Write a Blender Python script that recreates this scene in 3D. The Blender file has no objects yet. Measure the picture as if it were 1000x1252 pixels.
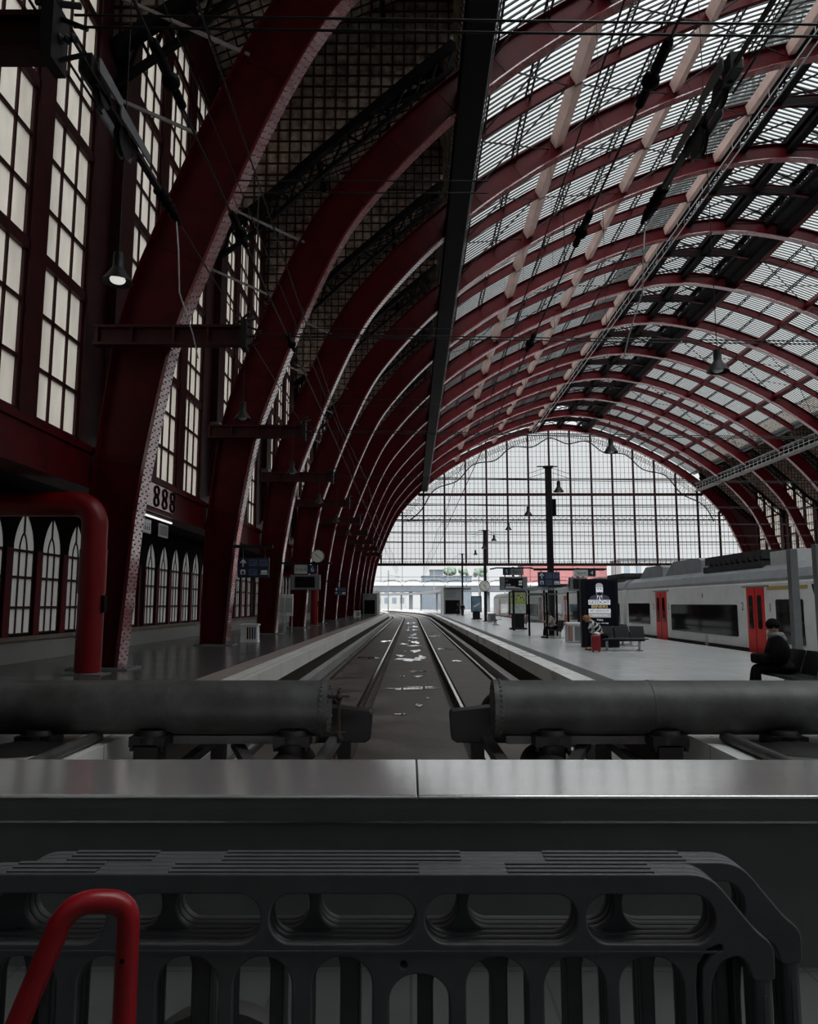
import bpy, bmesh, math, random
from mathutils import Vector, Matrix
random.seed(7)
PI = math.pi
S = bpy.context.scene
COL = S.collection

# ------------------------------------------------------------------ helpers
ORG = {}

class MB:
    def __init__(s):
        s.v = []; s.f = []
    def add(s, vs, fs, M=None):
        n = len(s.v)
        if M is not None:
            vs = [tuple(M @ Vector(p)) for p in vs]
        s.v += [tuple(p) for p in vs]
        s.f += [tuple(i + n for i in q) for q in fs]
        return s
    def box(s, x0, x1, y0, y1, z0, z1, M=None):
        vs = [(x0,y0,z0),(x1,y0,z0),(x1,y1,z0),(x0,y1,z0),(x0,y0,z1),(x1,y0,z1),(x1,y1,z1),(x0,y1,z1)]
        return s.add(vs, [(0,3,2,1),(4,5,6,7),(0,1,5,4),(1,2,6,5),(2,3,7,6),(3,0,4,7)], M)
    def bar(s, p, q, w, h, up=(0,0,1)):
        p = Vector(p); q = Vector(q); d = (q-p).normalized(); u = Vector(up)
        if abs(d.dot(u)) > .99: u = Vector((1,0,0))
        sd = d.cross(u).normalized(); u = sd.cross(d).normalized()
        vs = []
        for c in (p, q):
            for a, b in ((-1,-1),(1,-1),(1,1),(-1,1)):
                vs.append(c + sd*(a*w/2) + u*(b*h/2))
        return s.add(vs, [(3,2,1,0),(4,5,6,7),(0,1,5,4),(1,2,6,5),(2,3,7,6),(3,0,4,7)])
    def tube(s, pts, r, n=8, caps=True, closed=False):
        pts = [Vector(p) for p in pts]; m = len(pts)
        rr = r if isinstance(r, (list, tuple)) else [r]*m
        tang = []
        for i in range(m):
            a = pts[(i-1) % m] if (closed or i > 0) else pts[i]
            b = pts[(i+1) % m] if (closed or i < m-1) else pts[i]
            tang.append((b-a).normalized())
        t0 = tang[0]; ref = Vector((0,0,1)) if abs(t0.z) < .9 else Vector((1,0,0))
        nrm = t0.cross(ref).normalized()
        vs = []
        for i in range(m):
            t = tang[i]
            nrm = (nrm - t*nrm.dot(t))
            if nrm.length < 1e-6: nrm = t.orthogonal()
            nrm.normalize(); bn = t.cross(nrm)
            for k in range(n):
                a = 2*PI*k/n
                vs.append(pts[i] + nrm*(math.cos(a)*rr[i]) + bn*(math.sin(a)*rr[i]))
        fs = []
        for i in range(m if closed else m-1):
            j = (i+1) % m
            for k in range(n):
                l = (k+1) % n
                fs.append((i*n+k, i*n+l, j*n+l, j*n+k))
        if caps and not closed:
            fs.append(tuple(range(n-1,-1,-1))); fs.append(tuple((m-1)*n+k for k in range(n)))
        return s.add(vs, fs)
    def lathe(s, prof, c=(0,0,0), axis='Z', n=20, M=None):
        vs = []; fs = []
        for r, z in prof:
            for k in range(n):
                a = 2*PI*k/n; x = r*math.cos(a); y = r*math.sin(a)
                p = {'Z': (x,y,z), 'X': (z,x,y), 'Y': (y,z,x)}[axis]
                vs.append((p[0]+c[0], p[1]+c[1], p[2]+c[2]))
        m = len(prof)
        for i in range(m-1):
            for k in range(n):
                l = (k+1) % n
                fs.append((i*n+k, i*n+l, (i+1)*n+l, (i+1)*n+k))
        fs.append(tuple(range(n-1,-1,-1))); fs.append(tuple((m-1)*n+k for k in range(n)))
        return s.add(vs, fs, M)
    def prism(s, poly, axis, a, b, M=None):
        n = len(poly); vs = []
        for t in (a, b):
            for p, q in poly:
                vs.append({'Y': (p,t,q), 'X': (t,p,q), 'Z': (p,q,t)}[axis])
        fs = [tuple(range(n-1,-1,-1)), tuple(range(n,2*n))]
        for i in range(n):
            j = (i+1) % n
            fs.append((i, j, n+j, n+i))
        return s.add(vs, fs, M)
    def ball(s, c, r, n=12, m=8, sc=(1,1,1), M=None):
        vs = [(c[0],c[1],c[2]-r*sc[2])]; fs = []
        for i in range(1, m):
            t = PI*i/m
            for k in range(n):
                a = 2*PI*k/n
                vs.append((c[0]+r*sc[0]*math.sin(t)*math.cos(a), c[1]+r*sc[1]*math.sin(t)*math.sin(a), c[2]-r*sc[2]*math.cos(t)))
        vs.append((c[0],c[1],c[2]+r*sc[2])); L = len(vs)-1
        for k in range(n):
            l = (k+1) % n
            fs.append((0, 1+l, 1+k)); fs.append((L, 1+(m-2)*n+k, 1+(m-2)*n+l))
            for i in range(m-2):
                fs.append((1+i*n+k, 1+i*n+l, 1+(i+1)*n+l, 1+(i+1)*n+k))
        return s.add(vs, fs, M)
    def mesh(s, me, M=None):
        return s.add([tuple(v.co) for v in me.vertices], [tuple(p.vertices) for p in me.polygons], M)
    def ribbon(s, A, B):
        n = len(A)
        return s.add(list(A)+list(B), [(i, i+1, n+i+1, n+i) for i in range(n-1)])

def fin(o, parent):
    COL.objects.link(o)
    if parent is not None:
        o.parent = parent
        r = parent
        while r.parent is not None: r = r.parent
        ORG[o.name] = ORG.get(r.name, Vector((0,0,0)))
    else:
        ORG[o.name] = Vector((0,0,0))
    return o

def P(name, mb, mat, parent=None, label=None, smooth=False, bevel=0, kind=None, seg=2):
    org = Vector((0,0,0))
    if parent is not None:
        r = parent
        while r.parent is not None: r = r.parent
        org = ORG.get(r.name, org)
    me = bpy.data.meshes.new(name)
    me.from_pydata([(p[0]-org.x, p[1]-org.y, p[2]-org.z) for p in mb.v], [], mb.f)
    bm = bmesh.new(); bm.from_mesh(me)
    bmesh.ops.recalc_face_normals(bm, faces=bm.faces)
    if smooth:
        for f in bm.faces: f.smooth = True
        for e in bm.edges:
            if len(e.link_faces) == 2 and e.calc_face_angle(0) > .7: e.smooth = False
    bm.to_mesh(me); bm.free()
    me.materials.append(mat)
    o = bpy.data.objects.new(name, me)
    if bevel:
        m = o.modifiers.new('edge', 'BEVEL'); m.width = bevel; m.segments = seg; m.limit_method = 'ANGLE'; m.angle_limit = .6
        for f in me.polygons: f.use_smooth = True
        w = o.modifiers.new('wn', 'WEIGHTED_NORMAL'); w.keep_sharp = True
    if label: o['label'] = label
    if kind: o['kind'] = kind
    return fin(o, parent)

def thing(name, label, cat, loc=(0,0,0), group=None, kind=None):
    o = bpy.data.objects.new(name, None); COL.objects.link(o)
    o.location = loc; o.empty_display_size = .2
    ORG[o.name] = Vector(loc)
    if label: o['label'] = label
    if cat: o['category'] = cat
    if group: o['group'] = group
    if kind: o['kind'] = kind
    return o

def tag(o, label, cat, group=None):
    o['label'] = label; o['category'] = cat
    if group: o['group'] = group
    return o

def one(name, mb, mat, label, cat, group=None, loc=None, **k):
    """a thing that is one mesh, with its origin at loc"""
    if loc is not None:
        mb.v = [(p[0]-loc[0], p[1]-loc[1], p[2]-loc[2]) for p in mb.v]
    o = P(name, mb, mat, None, **k)
    if loc is not None: o.location = loc
    return tag(o, label, cat, group)

def dup(root, loc=None, label=None, group=None, rz=None):
    def cp(o, par):
        c = o.copy(); COL.objects.link(c)
        if par is not None: c.parent = par
        ORG[c.name] = ORG.get(o.name, Vector((0,0,0)))
        for ch in list(o.children): cp(ch, c)
        return c
    r = cp(root, None)
    if loc is not None: r.location = loc
    if rz is not None: r.rotation_euler = (0,0,rz)
    if label: r['label'] = label
    if group: r['group'] = group
    return r

def shape(outlines, ext, bev=0., res=2):
    """flat outline with holes, thickened: mesh in XY centred on Z"""
    cu = bpy.data.curves.new('outline', 'CURVE'); cu.dimensions = '2D'; cu.fill_mode = 'BOTH'
    cu.extrude = ext; cu.bevel_depth = bev; cu.bevel_resolution = res
    if bev: cu.offset = -bev
    for ol in outlines:
        sp = cu.splines.new('POLY'); sp.points.add(len(ol)-1); sp.use_cyclic_u = True
        for p, q in zip(sp.points, ol): p.co = (q[0], q[1], 0, 1)
    o = bpy.data.objects.new('outline', cu); COL.objects.link(o)
    dg = bpy.context.evaluated_depsgraph_get(); dg.update()
    me = bpy.data.meshes.new_from_object(o.evaluated_get(dg))
    bpy.data.objects.remove(o); bpy.data.curves.remove(cu)
    return me

def textmesh(txt, size, ext=.002, align='CENTER', sx=1.):
    cu = bpy.data.curves.new('lettering', 'FONT'); cu.body = txt; cu.size = size; cu.extrude = ext
    cu.align_x = align; cu.align_y = 'CENTER'
    o = bpy.data.objects.new('lettering', cu); COL.objects.link(o); o.scale = (sx,1,1)
    dg = bpy.context.evaluated_depsgraph_get(); dg.update()
    me = bpy.data.meshes.new_from_object(o.evaluated_get(dg))
    for v in me.vertices: v.co.x *= sx
    bpy.data.objects.remove(o); bpy.data.curves.remove(cu)
    return me

def FACE(x, y, z):          # XY drawing -> upright, facing -Y (towards the concourse)
    return Matrix(((1,0,0,x),(0,0,1,y),(0,1,0,z),(0,0,0,1)))
def FACEX(x, y, z):         # upright, lying in the YZ plane, reading direction -Y (seen from -X side)
    return Matrix(((0,0,1,x),(-1,0,0,y),(0,1,0,z),(0,0,0,1)))
def FACEXL(x, y, z):        # seen from the +X side: reading direction +Y
    return Matrix(((0,0,1,x),(1,0,0,y),(0,1,0,z),(0,0,0,1)))

def arc(cx, cy, r, a0, a1, n):
    return [(cx+r*math.cos(a0+(a1-a0)*i/n), cy+r*math.sin(a0+(a1-a0)*i/n)) for i in range(n+1)]
def rrect(x0, x1, y0, y1, r, n=6):
    return arc(x1-r,y1-r,r,0,PI/2,n)+arc(x0+r,y1-r,r,PI/2,PI,n)+arc(x0+r,y0+r,r,PI,1.5*PI,n)+arc(x1-r,y0+r,r,1.5*PI,2*PI,n)
def rounded(pts, rad, n=5):
    out = []; m = len(pts)
    for i in range(m):
        p = Vector(pts[i]); a = Vector(pts[i-1]); b = Vector(pts[(i+1) % m])
        r = rad[i] if isinstance(rad, (list, tuple)) else rad
        if r <= 0: out.append(tuple(p)); continue
        r = min(r, .45*(a-p).length, .45*(b-p).length)
        da = (a-p).normalized(); db = (b-p).normalized()
        A = p+da*r; B = p+db*r
        for k in range(n+1):
            t = k/n
            out.append(tuple(A*(1-t)**2+p*2*t*(1-t)+B*t*t))
    return out

def catmull(P0, n):
    P_ = [Vector(p) for p in P0]; out = []
    for i in range(len(P_)-1):
        a = P_[i-1] if i else P_[0]*2-P_[1]; b = P_[i]; c = P_[i+1]
        d = P_[i+2] if i+2 < len(P_) else P_[-1]*2-P_[-2]
        for k in range(n):
            t = k/n
            out.append(.5*((2*b)+(c-a)*t+(2*a-5*b+4*c-d)*t*t+(3*b-a-3*c+d)*t**3))
    out.append(P_[-1]); return out

# ------------------------------------------------------------------ materials
def mat(name, col, rough=.5, metal=0., noise=0., nscale=4., col2=None, bump=0., bscale=40., spec=.5, emit=None, estr=1., stretch=None, rn=0., coat=0.):
    m = bpy.data.materials.new(name); m.use_nodes = True
    nt = m.node_tree; b = nt.nodes['Principled BSDF']
    b.inputs['Base Color'].default_value = (*col, 1); b.inputs['Roughness'].default_value = rough
    b.inputs['Metallic'].default_value = metal; b.inputs['Specular IOR Level'].default_value = spec
    if coat: b.inputs['Coat Weight'].default_value = coat; b.inputs['Coat Roughness'].default_value = .12; b.inputs['Coat IOR'].default_value = 1.8
    tc = nt.nodes.new('ShaderNodeTexCoord'); src = tc.outputs['Object']
    if stretch:
        mp = nt.nodes.new('ShaderNodeMapping'); mp.inputs['Scale'].default_value = stretch
        nt.links.new(src, mp.inputs[0]); src = mp.outputs[0]
    if noise or col2:
        n = nt.nodes.new('ShaderNodeTexNoise'); n.inputs['Scale'].default_value = nscale; n.inputs['Detail'].default_value = 5
        n.inputs['Roughness'].default_value = .65
        nt.links.new(src, n.inputs['Vector'])
        r = nt.nodes.new('ShaderNodeValToRGB'); r.color_ramp.elements[0].position = .35; r.color_ramp.elements[1].position = .68
        c2 = col2 if col2 else tuple(max(0, c*(1-noise)) for c in col)
        r.color_ramp.elements[0].color = (*c2, 1); r.color_ramp.elements[1].color = (*col, 1)
        nt.links.new(n.outputs['Fac'], r.inputs[0]); nt.links.new(r.outputs[0], b.inputs['Base Color'])
        if rn:
            mr = nt.nodes.new('ShaderNodeMapRange'); mr.inputs['To Min'].default_value = max(.02, rough-rn); mr.inputs['To Max'].default_value = min(1, rough+rn)
            nt.links.new(n.outputs['Fac'], mr.inputs['Value']); nt.links.new(mr.outputs[0], b.inputs['Roughness'])
    if bump:
        n2 = nt.nodes.new('ShaderNodeTexNoise'); n2.inputs['Scale'].default_value = bscale; n2.inputs['Detail'].default_value = 4
        nt.links.new(src, n2.inputs['Vector'])
        bp = nt.nodes.new('ShaderNodeBump'); bp.inputs['Strength'].default_value = bump; bp.inputs['Distance'].default_value = .02
        nt.links.new(n2.outputs['Fac'], bp.inputs['Height']); nt.links.new(bp.outputs[0], b.inputs['Normal'])
    if emit:
        b.inputs['Emission Color'].default_value = (*emit, 1); b.inputs['Emission Strength'].default_value = estr
    return m

def pane_mat(name, tcol, dcol, mix, noise=0., nscale=3., stretch=None):
    """sheet glass: lets the view and the daylight through, part of it scattered by dirt"""
    m = bpy.data.materials.new(name); m.use_nodes = True; nt = m.node_tree
    nt.nodes.remove(nt.nodes['Principled BSDF']); out = nt.nodes['Material Output']
    t = nt.nodes.new('ShaderNodeBsdfTransparent'); t.inputs[0].default_value = (*tcol, 1)
    d = nt.nodes.new('ShaderNodeBsdfTranslucent'); d.inputs[0].default_value = (*dcol, 1)
    mx = nt.nodes.new('ShaderNodeMixShader'); mx.inputs[0].default_value = mix
    if noise:
        tc = nt.nodes.new('ShaderNodeTexCoord'); src = tc.outputs['Object']
        if stretch:
            mp = nt.nodes.new('ShaderNodeMapping'); mp.inputs['Scale'].default_value = stretch
            nt.links.new(src, mp.inputs[0]); src = mp.outputs[0]
        n = nt.nodes.new('ShaderNodeTexNoise'); n.inputs['Scale'].default_value = nscale; n.inputs['Detail'].default_value = 6
        nt.links.new(src, n.inputs['Vector'])
        r = nt.nodes.new('ShaderNodeValToRGB'); r.color_ramp.elements[0].position = .3; r.color_ramp.elements[1].position = .7
        r.color_ramp.elements[0].color = (*[c*(1-noise) for c in dcol], 1); r.color_ramp.elements[1].color = (*dcol, 1)
        nt.links.new(n.outputs['Fac'], r.inputs[0]); nt.links.new(r.outputs[0], d.inputs[0])
    nt.links.new(t.outputs[0], mx.inputs[1]); nt.links.new(d.outputs[0], mx.inputs[2]); nt.links.new(mx.outputs[0], out.inputs[0])
    return m

def tiles(name, c1, c2, mortar, w, h, rough, msize=.01, noise=.3, off=0., swap=False, rn=.1):
    m = bpy.data.materials.new(name); m.use_nodes = True; nt = m.node_tree; b = nt.nodes['Principled BSDF']
    tc = nt.nodes.new('ShaderNodeTexCoord'); mp = nt.nodes.new('ShaderNodeMapping')
    if swap: mp.inputs['Rotation'].default_value = swap
    nt.links.new(tc.outputs['Object'], mp.inputs[0])
    br = nt.nodes.new('ShaderNodeTexBrick'); br.offset = off; br.squash = 1
    br.inputs['Color1'].default_value = (*c1,1); br.inputs['Color2'].default_value = (*c2,1); br.inputs['Mortar'].default_value = (*mortar,1)
    br.inputs['Scale'].default_value = 1; br.inputs['Mortar Size'].default_value = msize
    br.inputs['Brick Width'].default_value = w; br.inputs['Row Height'].default_value = h
    nt.links.new(mp.outputs[0], br.inputs['Vector'])
    n = nt.nodes.new('ShaderNodeTexNoise'); n.inputs['Scale'].default_value = .7; n.inputs['Detail'].default_value = 7; n.inputs['Roughness'].default_value = .7
    nt.links.new(tc.outputs['Object'], n.inputs['Vector'])
    mr = nt.nodes.new('ShaderNodeMapRange'); mr.inputs['From Min'].default_value = .3; mr.inputs['From Max'].default_value = .7
    mr.inputs['To Min'].default_value = 1-noise; mr.inputs['To Max'].default_value = 1
    nt.links.new(n.outputs['Fac'], mr.inputs['Value'])
    mx = nt.nodes.new('ShaderNodeMix'); mx.data_type = 'RGBA'; mx.blend_type = 'MULTIPLY'; mx.inputs['Factor'].default_value = 1
    nt.links.new(br.outputs['Color'], mx.inputs['A']); nt.links.new(mr.outputs[0], mx.inputs['B'])
    nt.links.new(mx.outputs['Result'], b.inputs['Base Color'])
    mr2 = nt.nodes.new('ShaderNodeMapRange'); mr2.inputs['From Min'].default_value = .3; mr2.inputs['From Max'].default_value = .7
    mr2.inputs['To Min'].default_value = rough-rn; mr2.inputs['To Max'].default_value = rough+rn
    nt.links.new(n.outputs['Fac'], mr2.inputs['Value']); nt.links.new(mr2.outputs[0], b.inputs['Roughness'])
    return m

M = {}
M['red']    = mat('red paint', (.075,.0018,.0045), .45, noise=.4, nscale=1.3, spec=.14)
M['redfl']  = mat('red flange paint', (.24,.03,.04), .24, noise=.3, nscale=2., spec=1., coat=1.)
M['redbr']  = mat('bright red paint', (.24,.004,.009), .35, noise=.2, nscale=3.)
M['dred']   = mat('dark red steel', (.05,.005,.0065), .5, noise=.5, nscale=2., spec=.25)
M['screenred'] = mat('dark brown red steel', (.022,.004,.004), .5, spec=.2)
M['pipered'] = mat('pipe red paint', (.20,.003,.006), .35, noise=.25, nscale=3., spec=.35)
M['truss'] = mat('dull grey truss paint', (.30,.285,.285), .5, noise=.2)  # grey stands for daylight on the far girder and tie struts
M['redpost'] = mat('red post paint', (.11,.004,.010), .5, spec=.2)
M['redhandle'] = mat('red handle paint', (.34,.007,.013), .33, noise=.2, nscale=6)
M['discgrey'] = mat('dark worn disc', (.04,.038,.036), .6, noise=.3)
M['pink']   = mat('pale pink paint', (.62,.42,.37), .45, noise=.25, nscale=1.)  # pink stands for the daylight sheen on the near roof purlins
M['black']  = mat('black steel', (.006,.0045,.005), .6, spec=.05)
M['dark']   = mat('dark iron', (.014,.012,.012), .5, noise=.4, nscale=8., spec=.25)
M['grey']   = mat('grey paint', (.16,.165,.17), .45, noise=.2)
M['lgrey']  = mat('light grey paint', (.52,.53,.53), .4, noise=.15)
M['white']  = mat('white paint', (.75,.75,.74), .4, noise=.1)
M['roofglass'] = pane_mat('roof glass', (.68,.71,.71), (.34,.355,.355), .12, noise=.25, nscale=.35)
M['gableglass'] = pane_mat('gable glass', (.86,.865,.865), (.9,.9,.9), .05)
M['clear'] = pane_mat('clear glass', (.95,.96,.96), (.9,.9,.9), .12)
M['headglass'] = pane_mat('tinted head wall glass', (.145,.15,.15), (.2,.2,.2), .2)  # for the added panes behind the viewpoint that light the front faces
M['frost']  = pane_mat('frosted window glass', (.27,.265,.25), (.285,.266,.232), .86, noise=.22, nscale=1.6, stretch=(1,1.5,.5))
M['frost2'] = pane_mat('frosted arcade glass', (.16,.16,.155), (.10,.10,.096), .93, noise=.25, nscale=1.4, stretch=(1,1.5,.5))
M['soffit'] = mat('weathered roof boards', (.46,.37,.29), .85, col2=(.11,.085,.07), nscale=2.2, noise=.6)
M['batten'] = mat('red brown batten', (.035,.005,.005), .6, spec=.2)
M['plaster']= mat('pale brown render', (.20,.14,.12), .8, noise=.35, nscale=1.5)
M['plinth'] = tiles('plinth stone', (.30,.295,.28), (.26,.255,.245), (.12,.12,.11), 1.6, .9, .55, swap=(PI/2,0,PI/2), rn=.08)
M['sillw']  = mat('sill stone', (.22,.18,.145), .6, noise=.3)
M['floorL'] = tiles('dark platform tiles', (.085,.085,.085), (.075,.075,.076), (.04,.04,.04), .6, .6, .22, .008, .25, rn=.04)
M['floorR'] = tiles('grey platform tiles', (.50,.505,.51), (.475,.48,.485), (.33,.33,.33), .6, .6, .25, .006, .08, rn=.02)
M['coping'] = tiles('pale coping stone', (.80,.78,.75), (.74,.72,.69), (.2,.2,.2), 3., 1.9, .42, .012, .25, swap=(0,0,PI/2))
M['copeR']  = tiles('white coping stone', (.85,.85,.83), (.80,.80,.78), (.25,.25,.25), 3., 3., .30, .012, .12, swap=(0,0,PI/2))
M['pinkst'] = mat('pinkish paving band', (.30,.245,.225), .5, noise=.25, nscale=2.)
M['tactile']= mat('ribbed tactile strip', (.10,.10,.10), .6, noise=.3, nscale=20, bump=.8, bscale=25)
M['pface']  = tiles('platform face', (.38,.38,.37), (.34,.34,.33), (.1,.1,.1), 3., 2., .5, .012, .45, swap=(PI/2,0,PI/2))
M['concrete'] = mat('stained concrete', (.105,.09,.08), .5, col2=(.032,.025,.021), nscale=.8, noise=.5, bump=.35, bscale=9, rn=.25)
M['dirt']   = mat('dark ballast dirt', (.10,.085,.075), .9, col2=(.035,.028,.024), nscale=3, bump=1., bscale=14)
M['rail']   = mat('polished rail steel', (.62,.62,.62), .18, 1., noise=.1)
M['rust']   = mat('rusty rail side', (.035,.022,.017), .8, noise=.4, nscale=10)
M['water']  = mat('puddle water', (.05,.05,.05), .03, spec=1.)
M['steel']  = mat('brushed stainless steel', (.93,.92,.91), .15, .74, noise=.12, nscale=6, stretch=(.15,6,1))
M['panel']  = mat('dark grey panel', (.20,.20,.203), .42, noise=.15, nscale=3)
M['plastic']= mat('dark grey plastic', (.105,.11,.116), .42, noise=.2, nscale=14, bump=.06, bscale=300)
M['cyl']    = mat('grey buffer paint', (.085,.085,.083), .5, col2=(.032,.03,.028), nscale=2.3, noise=.4, bump=.12, bscale=30)
M['flooring'] = tiles('concourse stone', (.13,.134,.13), (.115,.12,.115), (.07,.07,.07), .6, .6, .5, .006, .4)
# ------------------------------------------------------------------ the hall: arch profile
RIB0, BAY, NR = 8.3, 10.9, 13            # arches stand at RIB0 + n*BAY
CX = 28.4                                 # middle of the hall
YG = RIB0 + 12*BAY                        # the glazed end screen
half = [(-7.4,0),(-7.25,2),(-7.05,4.4),(-6.55,7.5),(-6.2,9),(-5.6,10.7),(-4.97,12.4),(-4.25,14.2),(-3.35,16.2),(-2.4,17.9),
        (-1.1,19.6),(.6,21.5),(2.6,23.4),(5.5,25.7),(9.5,28.3),(14,30.7),(18.5,32.6),(23,34.0),(28.4,34.7)]
hp = catmull([Vector((a,b)) for a, b in half] + [Vector((33.8,34.0))], 4)[:-4]
hp[-1] = Vector((CX, 34.7))
full = hp + [Vector((2*CX-p.x, p.y)) for p in reversed(hp[:-1])]
NP = len(full)
nrmls = []
for i in range(NP):
    a = full[max(0,i-1)]; b = full[min(NP-1,i+1)]; d = (b-a).normalized()
    n_ = Vector((-d.y, d.x)); nrmls.append(n_)
nrmls[0] = Vector((-1,0)); nrmls[-1] = Vector((1,0))
def depth(z, x):
    xx = x if x < CX else 2*CX-x
    if z < 10: return .97+.63*(z/10)
    if xx < 3: return 1.6-.15*(xx+5.5)/8.5
    return max(1.15, 1.45-.03*(xx-3))
ext_ = [p+n_*depth(p.y,p.x) for p, n_ in zip(full, nrmls)]
ext_[0] = Vector((-8.37,0)); ext_[-1] = Vector((2*CX+8.37,0))
gl = [p+n_*(depth(p.y,p.x)+.32) for p, n_ in zip(full, nrmls)]
def on(curve, x):
    for a, b in zip(curve[:-1], curve[1:]):
        if a.x <= x <= b.x and b.x > a.x:
            t = (x-a.x)/(b.x-a.x); return a.y+(b.y-a.y)*t
    return 0
def sub(curve, x0, x1):
    r = [Vector((x0, on(curve,x0)))]+[p for p in curve if x0+.01 < p.x < x1-.01]+[Vector((x1, on(curve,x1)))]
    return r
def normal_at(x):
    d = Vector((.2, on(ext_,x+.1)-on(ext_,x-.1))).normalized(); return Vector((-d.y, d.x))
MX = lambda x: 2*CX-x

# ------------------------------------------------------------------ riveted arches
ORDN = ['nearest','second','third','fourth','fifth','sixth','seventh','eighth','ninth','tenth','eleventh','twelfth','thirteenth']
def section_strip(mb, curve, y0, y1, off, th):
    """plate following a curve: from y0 to y1, lying off..off+th along the normal"""
    n = len(curve)
    vs = []
    for p, q in zip(curve, nrmls_for(curve)):
        a = p+q*off; b = p+q*(off+th)
        vs += [(a.x,y0,a.y),(a.x,y1,a.y),(b.x,y1,b.y),(b.x,y0,b.y)]
    fs = [(0,1,2,3),((n-1)*4+3,(n-1)*4+2,(n-1)*4+1,(n-1)*4)]
    for i in range(n-1):
        o = i*4
        for k in range(4):
            l = (k+1) % 4
            fs.append((o+k, o+4+k, o+4+l, o+l))
    mb.add(vs, fs)
def nrmls_for(curve):
    r = []
    for i in range(len(curve)):
        a = curve[max(0,i-1)]; b = curve[min(len(curve)-1,i+1)]; d = (b-a).normalized(); r.append(Vector((-d.y,d.x)))
    return r

def make_arch():
    t = thing('steel_arch', '', 'arch', (0,0,0), 'riveted arches of the hall')
    w = MB(); n = NP
    vs = []
    for p, q in zip(full, ext_):
        vs += [(p.x,-.04,p.y),(p.x,.04,p.y),(q.x,.04,q.y),(q.x,-.04,q.y)]
    fs = [(0,1,2,3),((n-1)*4+3,(n-1)*4+2,(n-1)*4+1,(n-1)*4)]
    for i in range(n-1):
        o = i*4
        for k in range(4):
            l = (k+1) % 4; fs.append((o+k,o+4+k,o+4+l,o+l))
    w.add(vs, fs)
    # cover straps across the web joints
    L = [0]
    for a, b in zip(full[:-1], full[1:]): L.append(L[-1]+(b-a).length)
    def at_len(curve, s):
        for i in range(n-1):
            if L[i] <= s <= L[i+1]:
                t_ = (s-L[i])/(L[i+1]-L[i]); return curve[i].lerp(curve[i+1], t_)
        return curve[-1]
    s = 2.4
    while s < L[-1]-1:
        a = at_len(full, s); b = at_len(ext_, s)
        w.bar((a.x,0,a.y),(b.x,0,b.y), .11, .12, (0,1,0)); s += 2.9
    P('web', w, M['red'], t)
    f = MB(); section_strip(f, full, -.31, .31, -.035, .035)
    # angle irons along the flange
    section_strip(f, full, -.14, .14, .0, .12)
    rv = f
    s = .25
    while s < L[-1]-.2:
        p = at_len(full, s); q = at_len(full, s+.05); d = (q-p).normalized() if (q-p).length > 0 else Vector((0,1))
        nn = Vector((-d.y, d.x))
        for k, y in enumerate((-.25,-.12,.12,.25)):
            pp = p + d*(.09 if k % 2 else 0)
            c = pp-nn*.035
            R = .026
            ring = []
            for j in range(6):
                an = PI*j/3
                dd = d*(R*math.cos(an)); ring.append((c.x+dd.x, y+R*math.sin(an), c.y+dd.y))
            ring2 = []
            for j in range(6):
                an = PI*j/3
                dd = d*(.55*R*math.cos(an))-nn*.024; ring2.append((c.x+dd.x, y+.55*R*math.sin(an), c.y+dd.y))
            rv.add(ring+ring2, [(j,(j+1)%6,6+(j+1)%6,6+j) for j in range(6)]+[(6,7,8,9,10,11)])
        s += .19
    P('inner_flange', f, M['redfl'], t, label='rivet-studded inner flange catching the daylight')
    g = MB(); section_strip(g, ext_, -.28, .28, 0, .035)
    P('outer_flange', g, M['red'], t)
    for sx in (0, 1):
        b = MB()
        x0, x1 = (-8.6,-7.05) if sx == 0 else (MX(-7.05), MX(-8.6))
        b.box(x0,x1,-.5,.5,0,.05)
        for yy in (-.4,.4):
            for xx in (x0+.12,x1-.12): b.lathe([(.045,.05),(.045,.09),(.03,.10)], (xx,yy,0), n=6)
        P('base_plate', b, M['grey'], t)
    return t
arch0 = make_arch()
foot = {1: 'just behind the red bent pipe', 2: 'beside the blue direction sign', 3: 'before the timetable boards',
        4: 'rising behind the platform clock', 5: 'behind the far red pipe'}
for n in range(1, NR):
    a = arch0 if n == 1 else dup(arch0)
    a.location = (0, RIB0+n*BAY, 0)
    if n in foot: a['label'] = 'dark red riveted arch, %s of the row, %s' % (ORDN[n-1], foot[n])
    elif n == 12: a['label'] = 'last dark red riveted arch of the row, framing the glazed end screen'
    else: a['label'] = 'dark red riveted roof arch, %s in the row counted from the red bent pipe' % ORDN[n-1]

# slimmer arches between, only under the glass
def make_rib():
    t = thing('roof_rib', '', 'roof rib', (0,0,0), 'slim roof ribs between the arches')
    top = sub(gl, 3.2, MX(3.2)); m = MB(); section_strip(m, top, -.03, .03, -.85, .62)
    P('web', m, M['red'], t)
    m = MB(); section_strip(m, top, -.14, .14, -.88, .03); section_strip(m, top, -.14, .14, -.24, .03)
    P('flange', m, M['red'], t)
    return t
rib0 = make_rib()
for n in range(0, 12):
    a = rib0 if n == 0 else dup(rib0)
    a.location = (0, RIB0+(n+.5)*BAY, 0)
    a['label'] = ('slim dark red roof rib under the glass, %s of the row counted from the concourse' % ORDN[n])

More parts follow.
